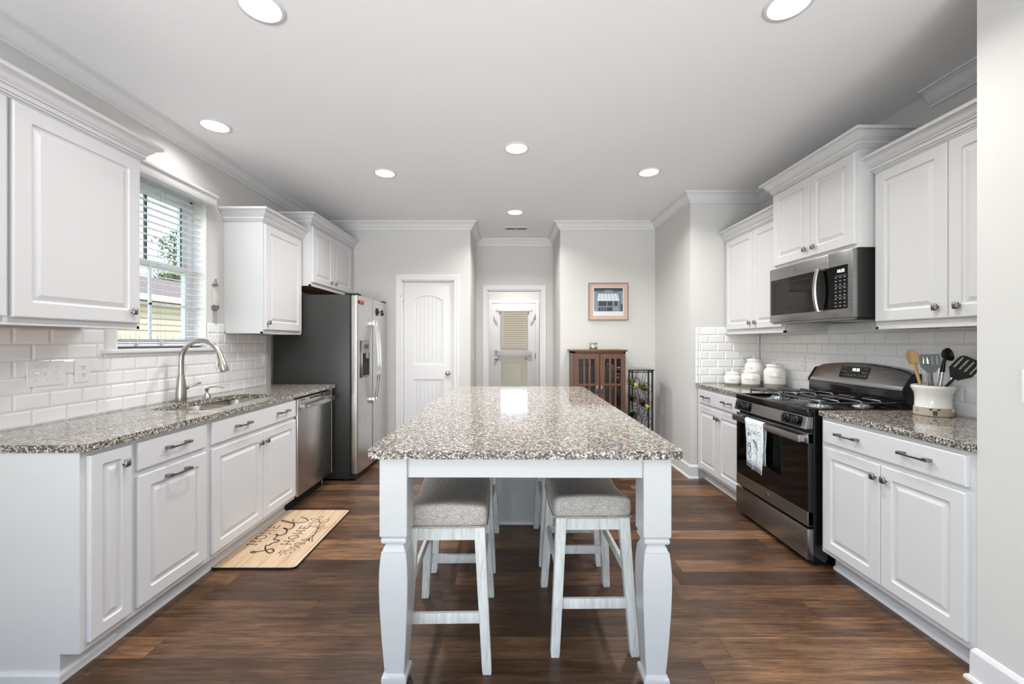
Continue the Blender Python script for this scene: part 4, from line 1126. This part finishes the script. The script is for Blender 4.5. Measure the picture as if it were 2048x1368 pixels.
# ================================================================ FLOOR MAT
mt_ = thing('floor_mat', 'pale wood printed kitchen mat reading HOME sweet HOME on the floor by the sink', 'mat', (-1.722, 2.372, 0))
b = bmn(); slab(b, rpoly([(0, 0), (.487, 0), (.487, .818), (0, .818)], [.012, .03, .02, .012], 6), [], 0.0005, .011); obj('mat_base', b, 'rubber', mt_, bevel=.002)
b = bmn(); slab(b, rpoly([(.003, .003), (.484, .003), (.484, .815), (.003, .815)], [.012, .028, .02, .012], 6), [], .011, .0118)
mw_ = obj('mat_surface', b, 'matwood', mt_, smooth=False)
def serifed(xc, y0_, y1_, hgt):
    b = bmn(); n = 4; st_ = (y1_-y0_)/4; r = .0035; zt = .0122
    def seg(pts): tube(b, [(xc + hgt*(.5-v), y0_ + st_*(i+.13) + u*st_*.70, zt) for u, v in pts], r, 5, flat=.3)
    def ser(u, v, w_=.16): seg([(u-w_, v), (u+w_, v)])
    for i, ch in enumerate('HOME'):
        if ch == 'H': seg([(.1, 0), (.1, 1)]); seg([(.9, 0), (.9, 1)]); seg([(.1, .5), (.9, .5)]); [ser(u, v) for u in (.1, .9) for v in (0, 1)]
        if ch == 'O': seg([(.5+.5*math.cos(a), .5+.52*math.sin(a)) for a in (2*math.pi*k/20 for k in range(21))])
        if ch == 'M': seg([(.05, 0), (.1, 1), (.5, .25), (.9, 1), (.95, 0)]); [ser(u, v, .12) for u in (.07, .93) for v in (0, 1)]
        if ch == 'E': seg([(.15, 0), (.15, 1)]); seg([(0, 1), (.85, 1), (.85, .85)]); seg([(.15, .5), (.65, .5)]); seg([(0, 0), (.85, 0), (.88, .18)])
    return b
obj('lettering', serifed(.068, .255, .565, .062), 'ink', mt_)
obj('lettering', serifed(.283, .262, .555, .060), 'ink', mt_)
def fp(px, py):  # sketch units of the print -> metres on the mat
    X = 400 + px/6.4; Y = 1000 + py/6.4
    D = EYE*825/(Y-684); return ((X-1020)*D/825 + 1.722, D - 2.372)
def smoothp(pts, n=6):
    out = []; P = [pts[0]] + pts + [pts[-1]]
    for i in range(1, len(P)-2):
        for k in range(n):
            t_ = k/n; a, b_, c, d_ = P[i-1], P[i], P[i+1], P[i+2]
            out.append(tuple(.5*((2*b_[j]) + (-a[j]+c[j])*t_ + (2*a[j]-5*b_[j]+4*c[j]-d_[j])*t_**2 + (-a[j]+3*b_[j]-3*c[j]+d_[j])*t_**3) for j in (0, 1)))
    out.append(pts[-1]); return out
def ink(b, pts, r, z=.0122): tube(b, [(*p, z) for p in smoothp([fp(*q) for q in pts])], r*1.25, 5, flat=.25)
b = bmn()
ink(b, [(718, 688), (690, 703), (652, 694), (680, 680), (722, 690), (835, 667), (915, 650), (946, 676), (905, 704), (858, 690), (835, 650), (845, 606), (885, 604), (915, 580), (1002, 553), (1000, 536), (945, 530), (962, 508), (990, 482), (985, 462), (970, 466), (1002, 476), (1075, 464), (1110, 430), (1106, 392), (1085, 380), (1070, 386), (1105, 396), (1165, 390), (1204, 352), (1192, 318), (1160, 310)], .0042)
ink(b, [(1160, 312), (1090, 304), (1045, 286), (1060, 278), (1110, 290), (1170, 310), (1290, 311), (1365, 297), (1382, 280), (1350, 255), (1290, 240)], .0036)
ink(b, [(1202, 270), (1180, 305), (1140, 332)], .003)
obj('script_lettering', b, 'ink', mt_)
b = bmn()
ink(b, [(1436, 556), (1436, 510), (1470, 455), (1510, 380), (1535, 320), (1524, 280)], .0022)
ink(b, [(1470, 455), (1560, 400), (1650, 360)], .0018)
ink(b, [(1450, 470), (1400, 520), (1320, 575), (1240, 625), (1100, 680), (1010, 705)], .0022)
for L in ([(1524, 280), (1520, 250), (1560, 226), (1572, 238), (1524, 280)], [(1510, 275), (1470, 256), (1418, 260), (1450, 280), (1510, 275)], [(1540, 316), (1580, 280), (1655, 266), (1620, 300), (1540, 316)],
          [(1528, 298), (1460, 302), (1402, 322), (1460, 318), (1528, 298)], [(1512, 372), (1480, 345), (1410, 345), (1450, 365), (1512, 372)], [(1512, 390), (1550, 360), (1600, 346), (1560, 380), (1512, 390)],
          [(1400, 555), (1385, 520), (1400, 512), (1402, 545), (1400, 555)], [(1385, 528), (1340, 522), (1300, 540), (1345, 540), (1385, 528)], [(1300, 572), (1250, 572), (1212, 588), (1260, 588), (1300, 572)]):
    ink(b, L, .0018)
for px, py in ((1205, 615), (1155, 638), (1258, 640), (1200, 670), (1148, 700), (1068, 672), (1030, 685), (1000, 707), (1020, 727), (1082, 715), (1325, 590), (1230, 620)):
    c = fp(px, py); e = fp(px+22, py-12)
    tube(b, [(*c, .0122), ((c[0]+e[0])/2, (c[1]+e[1])/2, .0122), (*e, .0122)], [.003, .006, .003], 8, flat=.15)
obj('branch_print', b, 'ink', mt_)

# ================================================================ CANISTERS AND CROCK
def canister(label, x, y, r, h, txt, lid=True, z=.9142, sq=1.0):
    t = thing('canister', label, 'canister', (x, y, z), -32)
    b = bmn(); zb = h*.20
    lathe(b, [(r*.93, 0), (r*.97, .004), (r*.99, zb)], seg=36, cap1=False); obj('clay_base', b, 'ceramicbase', t)
    b = bmn(); lathe(b, [(r*.985, zb-.001), (r, zb+.002), (r, h*.72), (r*.95, h*.84), (r*.76, h*.93), (r*.74, h*.97), (r*.78, h), (r*.7, h)], seg=36, cap0=False); obj('body', b, 'ceramic', t, ang=50)
    b = bmn(); lathe(b, [(r*.80, h), (r*.82, h+.006), (r*.74, h+.016), (r*.3, h+.024), (r*.12, h+.026), (r*.16, h+.034), (r*.18, h+.042), (r*.08, h+.048), (.0005, h+.048)], seg=32); obj('lid', b, 'ceramic', t, ang=50)
    if txt:
        b = text_bm(txt, .022, 0, 0, h*.52, 1.25)
        for v in b.verts:
            a = v.co.x/r; q = v.co.y; v.co.x = math.sin(a)*(r+.0008-q); v.co.y = -math.cos(a)*(r+.0008-q)
        obj('lettering', b, 'clayprint', t, smooth=False)
    return t
canister('smallest white canister lettered TEA, leftmost of the canisters', 2.055, 3.81, .070, .10, 'TEA')
canister('white canister lettered COFFEE, in front of the taller jar', 2.138, 3.665, .074, .128, 'COFFEE')
canister('tall white lidded jar at the back, rising above the COFFEE canister', 2.250, 3.80, .080, .222, None)
canister('large white canister lettered SUGAR, nearest the wall outlet', 2.287, 3.565, .083, .185, 'SUGAR')

CX, CY = 2.292, 2.235
t = thing('utensil_crock', 'white ceramic crock with beige clay base, holding cooking utensils beside the range', 'crock', (CX, CY, .9142), -40)
b = bmn(); lathe(b, [(.074, 0), (.079, .004), (.079, .020), (.078, .046)], seg=40, cap1=False); obj('clay_base', b, 'crockbase', t)
b = bmn(); lathe(b, [(.077, .046), (.074, .05), (.0735, .09), (.076, .12), (.088, .145), (.090, .155), (.086, .163), (.076, .160), (.069, .14), (.067, .06), (.0005, .055)], seg=40, cap0=False); obj('body', b, 'ceramic', t, ang=60)
b = bmn()
for a, z, r in ((-12, .038, .006), (10, .038, .006), (0, .020, .009)):
    aa = R(a-90); rbox(b, r, .003, r*(1.3 if a == 0 else .8), .003, 4, ctr=(.0785*math.cos(aa), .0785*math.sin(aa), z))
obj('carved_marks', b, 'darkstone', t)
b = bmn()
for a in (-55, 60): aa = R(a-90); rbox(b, .008, .006, .010, .005, 4, ctr=(.079*math.cos(aa), .079*math.sin(aa), .034))
obj('side_knobs', b, 'crockbase', t)
ZB = .9142 + .06
def ut(name, label, cat, bpt, tip):
    """utensil whose axis runs from bpt (in the crock) to tip; returns thing and frame matrix (x right, y away, z along)"""
    a = Vector((CX, CY, ZB)) + Vector(bpt); e = Vector((CX, CY, ZB)) + Vector(tip)
    t = thing(name, label, cat, tuple(a))
    z = (e-a).normalized(); y = Vector((.72, .70, 0)); x = y.cross(z).normalized(); y = z.cross(x)
    m = Matrix((x, y, z)).transposed().to_4x4()
    return t, m, (e-a).length
def put(b, m): bmesh.ops.transform(b, matrix=m, verts=b.verts); return b
t, m, L = ut('wooden_spoon', 'pale wooden spoon leaning leftmost in the utensil crock', 'spoon', (-.02, .02, 0), (-.075, .045, .28))
b = bmn(); tube(b, [(0, 0, 0), (0, 0, L-.06)], [.006, .0085], 10); obj('handle', put(b, m), 'wood_light', t)
b = bmn(); rbox(b, .027, .006, .042, .006, 6, fn=lambda c: Vector((c.x*math.sqrt(max(.05, 1-(c.z/.046)**2)), c.y + .012*(1-(c.x/.027)**2), c.z)), ctr=(0, 0, L-.03)); obj('bowl', put(b, m), 'wood_light', t, ang=80)
def slotted(label, bpt, tip, m1, m2, wd=.04, ln=.09, name='slotted_turner', slots=4, slant=0, tw=0, rnd=.006):
    t, m, L = ut(name, label, 'turner', bpt, tip)
    m = m @ Matrix.Rotation(R(tw), 4, 'Z')
    b = bmn(); tube(b, [(0, 0, 0), (0, 0, L-ln)], [.007, .006], 10); obj('handle', put(b, m), m1, t)
    b = bmn(); h = wd; P = rpoly([(-h*.35, 0), (h*.35, 0), (h, ln*.35), (h*.95, ln), (-h*.95, ln), (-h, ln*.35)], [.004, .004, .01, rnd, rnd, .01], 4)
    holes = []
    for k in range(slots):
        x = -h*.68 + h*1.36*k/(slots-1); holes.append([(x-.0035+slant*.2, ln*.42), (x+.0035+slant*.2, ln*.42), (x+.0035-slant*.2, ln*.90), (x-.0035-slant*.2, ln*.90)])
    slab(b, P, holes, -.0012, .0012); rot_xz(b); bmesh.ops.translate(b, vec=(0, 0, L-ln), verts=b.verts); obj('blade', put(b, m), m2, t, smooth=False)
    return t
slotted('grey slotted turner standing beside the wooden spoon in the crock', (-.005, -.01, 0), (-.035, -.015, .27), 'greyplastic', 'greyplastic', .040, .10)
slotted('black slotted turner leaning far right out of the crock', (.0, .02, 0), (.050, -.150, .250), 'rubber', 'rubber', .048, .13, slots=4, rnd=.022)
t, m, L = ut('ladle', 'black nylon ladle leaning to the right in the crock', 'ladle', (.0, -.02, 0), (.025, -.04, .275))
b = bmn(); tube(b, [(0, 0, 0), (0, 0, L-.10)], .0085, 12); obj('handle', put(b, m), 'clear', t)
b = bmn(); tube(b, [(0, 0, L-.10), (0, 0, L-.03)], [.010, .007], 12); obj('neck', put(b, m), 'rubber', t)
b = bmn(); lathe(b, [(.0005, -.024), (.018, -.020), (.031, -.008), (.036, .006), (.034, .006), (.028, -.006), (.016, -.016), (.0005, -.019)], (.01, 0, L-.005), 24, axis=(.9, -.5, .35)); obj('bowl', put(b, m), 'rubber', t, ang=50)
t, m, L = ut('tongs', 'pair of shiny steel tongs standing in the middle of the crock', 'tongs', (.01, 0, 0), (.0, -.01, .20))
b = bmn()
for s in (-1, 1):
    loops(b, [[(s*.006-.001+x*.001, y, z) for x, y in ((0, -.008), (2, -.008), (2, .008), (0, .008))] for z in (0, L*.5)] + [[(s*.016-.001+x*.001, y, L) for x, y in ((0, -.012), (2, -.012), (2, .012), (0, .012))]])
obj('arms', put(b, m), 'chrome', t, smooth=False)
t, m, L = ut('steel_spoon', 'steel serving spoon behind the tongs in the crock', 'spoon', (.015, .02, 0), (-.01, .03, .24))
b = bmn(); tube(b, [(0, 0, 0), (0, 0, L-.05)], [.004, .005], 8); rbox(b, .020, .003, .034, .003, 5, fn=lambda c: Vector((c.x*math.sqrt(max(.05, 1-(c.z/.038)**2)), c.y, c.z)), ctr=(0, 0, L-.02)); obj('body', put(b, m), 'chrome', t, ang=80)
t, m, L = ut('whisk', 'short clear grey handled whisk standing at the right inside the crock', 'whisk', (.03, -.01, 0), (.055, -.05, .15))
b = bmn(); rbox(b, .010, .006, L/2, .005, 4, ctr=(0, 0, L/2)); obj('grip', put(b, m), 'clear', t)

# ================================================================ BACK OF THE ROOM
pc = thing('framed_picture', 'small framed shopfront print with pink mat on the back wall', 'picture', (1.172, YB-.002, 1.793))
w2, h2 = .2355, .222
b = bmn(); slab(b, [(-w2, -h2), (w2, -h2), (w2, h2), (-w2, h2)], [[(-w2+.007, -h2+.007), (w2-.007, -h2+.007), (w2-.007, h2-.007), (-w2+.007, h2-.007)]], 0, .020); rot_xz(b); obj('frame', b, 'frame', pc, smooth=False)
b = bmn(); box(b, -w2+.006, w2-.006, -.010, -.001, -h2+.006, h2-.006); obj('mat_board', b, 'matboard', pc, smooth=False)
b = bmn(); box(b, -w2+.055, w2-.055, -.0112, -.0101, -h2+.052, h2-.052); pr_ = obj('print', b, 'paper', pc, smooth=False)
def pb(rects, m, y):
    b = bmn()
    for r_ in rects: box(b, r_[0], r_[1], y-.0003, y, r_[2], r_[3])
    obj('artwork', b, m, pr_, smooth=False)
pb([(-.172, .172, -.118, .162)], 'pblue', -.0113)
pb([(-.172, .172, .120, .162), (-.130, .120, .098, .104), (-.118, -.02, -.055, .005), (-.01, .05, -.055, .005), (.07, .11, -.055, .005), (.135, .142, -.118, .10), (.148, .172, -.118, -.03), (-.118, .05, -.115, -.068)], 'pdark', -.0117)
pb([(-.045, .045, .125, .131), (-.06, .06, .108, .112)], 'plight', -.0121)
pb([(.05, .125, -.118, -.062), (-.09+.0, -.08, -.11, -.07), (-.06, -.05, -.11, -.07), (-.03, -.02, -.11, -.07)], 'pmauve', -.0121)
b = bmn(); n = 12
for k in range(n):
    f = lambda t_: (-.118+.226*t_, -.130+.265*t_)
    (a0, b0), (a1, b1) = f(k/n), f((k+1)/n)
    y = -.0126 - (.0003 if k % 2 else 0)
    if k % 2 == 0: loops(b, [[(a0, yy, .094), (a1, yy, .094), (b1, yy, .018), (b1, yy, .006), (b0, yy, .006), (b0, yy, .018)] for yy in (-.0121, -.0126)])
obj('awning_stripes', b, 'paper', pr_, smooth=False)
b = bmn(); loops(b, [[(-.118, yy, .094), (.108, yy, .094), (.135, yy, .018), (.135, yy, .006), (-.130, yy, .006), (-.130, yy, .018)] for yy in (-.0117, -.01205)]); obj('awning', b, 'plight', pr_, smooth=False)
b = bmn(); box(b, -w2+.006, w2-.006, -.0165, -.0155, -h2+.006, h2-.006); obj('glazing', b, 'glass', pc, smooth=False)

wc = thing('wine_cabinet', 'brown mission style cabinet with slatted glass doors against the back wall', 'cabinet', (.994, YB-.35, 0))
w2 = .288; H = 1.205; D_ = .335
b = bmn(); box(b, -w2, -w2+.018, 0, D_, 0, H); box(b, w2-.018, w2, 0, D_, 0, H); box(b, -w2, w2, D_-.012, D_, .05, H); box(b, -w2, w2, 0.01, D_, .05, .07)
box(b, -w2+.018, w2-.018, .03, D_-.012, .45, .462); box(b, -w2+.018, w2-.018, .03, D_-.012, .78, .792); box(b, -w2+.018, w2-.018, .03, D_-.012, 1.02, 1.032); box(b, -w2, w2, 0, D_, H-.02, H); obj('body', b, 'mission', wc, smooth=False)
b = bmn(); box(b, -w2-.024, w2+.018, -.028, D_+.005, H, H+.018, bev=.003); obj('top', b, 'mission', wc)
for s in (-1, 1):
    xa, xb = (-w2+.004, -.003) if s < 0 else (.003, w2-.004)
    b = bmn(); z0, z1 = .08, H-.025; sw = .052
    box(b, xa, xa+sw, -.020, -.001, z0, z1, bev=.002); box(b, xb-sw, xb, -.020, -.001, z0, z1, bev=.002); box(b, xa+sw, xb-sw, -.019, -.002, z1-.055, z1, bev=.001); box(b, xa+sw, xb-sw, -.019, -.002, z0, z0+.06, bev=.001)
    box(b, xa+sw, xb-sw, -.012, -.005, .825, .85)
    g = (xb-xa-2*sw)
    for k in (1, 2): xx = xa+sw+g*k/3; box(b, xx-.011, xx+.011, -.018, -.008, z0+.06, z1-.055)
    dd = obj('door', b, 'mission', wc, smooth=False)
    b = bmn(); box(b, xa+sw-.002, xb-sw+.002, -.0045, -.0025, z0+.055, z1-.05); obj('pane', b, 'smoke', dd, smooth=False)
    b = bmn(); hx = xb-.022 if s < 0 else xa+.022
    box(b, hx-.012, hx+.012, -.0235, -.0205, .745, .835, bev=.001); tube(b, [(hx, -.024, .80), (hx-.006, -.034, .79), (hx-.006, -.036, .76), (hx+.006, -.036, .76), (hx+.006, -.034, .79), (hx, -.024, .80)], .003, 6); obj('handle', b, 'iron', dd)
t = thing('silver_jar', 'shiny silver lidded jar standing on top of the brown wine cabinet', 'jar', (.945, YB-.25, H+.0185))
b = bmn(); lathe(b, [(.042, 0), (.046, .005), (.046, .062), (.043, .066)], seg=28); obj('body', b, 'chrome', t, ang=40)
b = bmn(); lathe(b, [(.048, .0665), (.050, .070), (.044, .078), (.012, .082), (.010, .088), (.013, .092), (.0005, .094)], seg=28); obj('lid', b, 'chrome', t, ang=40)

rk = thing('wine_rack', 'black wrought iron wine rack standing between the wine cabinet and the right wall', 'wine rack', (0, 0, 0))
FP = [(1.285, 4.45), (1.535, 4.45), (1.590, 4.74), (1.405, 4.74)]
b = bmn(); slab(b, [(1.268, 4.435), (1.552, 4.435), (1.602, 4.752), (1.392, 4.752)], [], 1.0, 1.012); obj('top', b, 'black', rk, smooth=False)
for (x, y) in FP: bx('post', 'black', rk, x-.008, x+.008, y-.008, y+.008, 0, 1.0, smooth=False)
b = bmn()
for z in (.02, .985):
    for i in range(4): tube(b, [(*FP[i], z), (*FP[(i+1) % 4], z)], .006, 6)
obj('frame_bars', b, 'black', rk)
b = bmn()
rowz = [.86, .68, .505, .33, .16]
for z in rowz:
    for (xa, xb, y) in ((1.285, 1.535, 4.452), (1.405, 1.590, 4.738)):
        w_ = (xb-xa)/2
        for k in (0, 1):
            xc = xa + w_*(k+.5); zz = z - k*.055
            tube(b, [(xc+w_*.46*math.cos(a), y, zz+w_*.46*math.sin(a)) for a in (2*math.pi*q/20 for q in range(21))], .0028, 5)
obj('bottle_rings', b, 'black', rk)
b = bmn()
for xa, y in ((1.36, 4.455), (1.47, 4.455), (1.47, 4.735), (1.535, 4.735)):
    tube(b, [(xa+.022*math.sin(z*13), y, z) for z in [.02+.024*k for k in range(41)]], .0028, 5)
obj('curved_wires', b, 'black', rk)
def bottle(label, x, z, glass_, cap_, lab='label'):
    t = thing('wine_bottle', label, 'bottle', (x+.035, 4.735, z), 0, 'bottles lying in the wine rack')
    ax = Vector((-.10, -1, -.02)).normalized(); q = ax.to_track_quat('Z', 'Y')
    t.rotation_mode = 'QUATERNION'; t.rotation_quaternion = q
    b = bmn(); lathe(b, [(.030, 0), (.036, .004), (.037, .02), (.037, .17), (.033, .19), (.018, .215), (.0145, .235), (.0145, .262)], seg=20); obj('glass', b, glass_, t, ang=50)
    b = bmn(); lathe(b, [(.0155, .25), (.0155, .298), (.0165, .30), (.0165, .306), (.0005, .307)], seg=16); obj('capsule', b, cap_, t, ang=50)
    b = bmn(); lathe(b, [(.0374, .05), (.0374, .14)], seg=20, cap0=False, cap1=False); obj('label_band', b, lab, t)
bottle('upper left wine bottle in the rack, olive glass with pale yellow neck', 1.347, .86, 'wineg', 'yellow')
bottle('upper right wine bottle in the rack, olive glass with black neck', 1.472, .805, 'wineg', 'rubber')
bottle('dark wine bottle with dark red neck in the middle tier of the rack', 1.347, .68, 'wined', 'redlabel', 'redlabel')
bottle('dark wine bottle with bright yellow neck in the middle tier of the rack', 1.472, .625, 'wined', 'yellow', 'redlabel')
bottle('dark wine bottle lowest in view, just above the island edge', 1.347, .505, 'wined', 'rubber')

# hanging ornament on the left wall
t = thing('wall_ornament', 'silver hanging heart chime ornament on the wall right of the sink window', 'ornament', (XL+.004, 3.155, 1.77), 90)
b = bmn(); tube(b, [(-.03, -.004, -.03), (0, -.006, .012), (.03, -.004, -.03), (-.03, -.004, -.03)], .003, 6); tube(b, [(0, -.006, .012), (0, -.006, .022)], .004, 6); tube(b, [(0, -.005, -.015), (0, -.005, -.03)], .010, 8); obj('hanger', b, 'knob', t)
b = bmn()
for s in (-1, 1): tube(b, [(s*.004, -.004, -.03), (s*.036, -.005, -.06), (s*.040, -.005, -.12), (s*.018, -.004, -.19)], .0012, 5)
obj('wire_loop', b, 'cord', t)
b = bmn()
P = [(16*math.sin(a)**3, 13*math.cos(a)-5*math.cos(2*a)-2*math.cos(3*a)-math.cos(4*a)) for a in (2*math.pi*k/28 for k in range(28))]
loops(b, [[(x*.0022, y, z*.0019-.20) for x, z in P] for y in (-.003, -.010)]); obj('heart', b, 'knob', t)
b = bmn()
for x, l_ in ((-.014, .08), (0, .095), (.014, .085)): tube(b, [(x, -.006, -.225), (x, -.006, -.235-l_)], .004, 8)
obj('chime_tubes', b, 'clear', t)

# ================================================================ CEILING
def light(label, x, y):
    t = thing('recessed_light', label, 'ceiling light', (x, y, CZ-.0005), 0, 'recessed ceiling lights')
    b = bmn(); lathe(b, [(.078, 0), (.095, 0), (.096, -.003), (.092, -.006), (.080, -.007), (.077, -.004), (.0765, 0)], seg=40, cap0=False, cap1=False); obj('trim_ring', b, 'trimwhite', t)
    b = bmn(); lathe(b, [(.0765, -.0035), (.04, -.005), (.0005, -.0055)], seg=40, cap0=True); obj('lens', b, 'glow', t)
    return t
L0 = light('recessed ceiling light nearest the left crown moulding, over the sink window', -1.949, 2.725)
LP = [((-1.063, 1.758), 'large recessed ceiling light cut by the top edge, toward the left'), ((1.179, 1.743), 'large recessed ceiling light cut by the top edge, toward the right'),
      ((-1.058, 3.49), 'recessed ceiling light left of the middle row, before the refrigerator'), ((.048, 3.04), 'recessed ceiling light centred over the island'),
      ((1.169, 3.47), 'recessed ceiling light right of the middle row, toward the wall corner'), ((.055, 4.54), 'small recessed ceiling light in front of the air vent')]
for (x, y), lab in LP: dup(L0, (x, y, CZ-.0005), label=lab)
PW_ = 19
for (x, y) in [(-1.949, 2.725)] + [p for p, _ in LP] + [(-1.06, -.5), (.7, -.8), (-.3, -2.2)]:
    area('lamp', (x, y, CZ-.012), (0, 0, 0), .15, .15, PW_*(.22 if x < -1.5 else .35 if y < 1 else .7 if y < 2 else 1.05), (1, .98, .955), 'DISK', 140)
area('hall_lamp', (.1, 7.0, CZ-.02), (0, 0, 0), .3, .3, 34, (1, .96, .92), 'DISK')
t = thing('air_vent', 'white slotted air vent in the ceiling before the hall', 'vent', (.08, 5.20, CZ-.0005))
b = bmn(); slab(b, [(-.155, -.085), (.155, -.085), (.155, .085), (-.155, .085)], [[(-.13, -.05), (-.006, -.05), (-.006, .05), (-.13, .05)], [(.006, -.05), (.13, -.05), (.13, .05), (.006, .05)]], -.006, 0); obj('frame', b, 'trimwhite', t, smooth=False)
b = bmn(); box(b, -.13, .13, -.05, .05, -.0012, -.0002); obj('backing', b, 'dark', t, smooth=False)
b = bmn()
for k in range(17):
    x = -.124 + k*.0155
    if abs(x) < .008: continue
    box(b, x-.003, x+.003, -.05, .05, -.0055, -.0015)
obj('louvres', b, 'trimwhite', t, smooth=False)
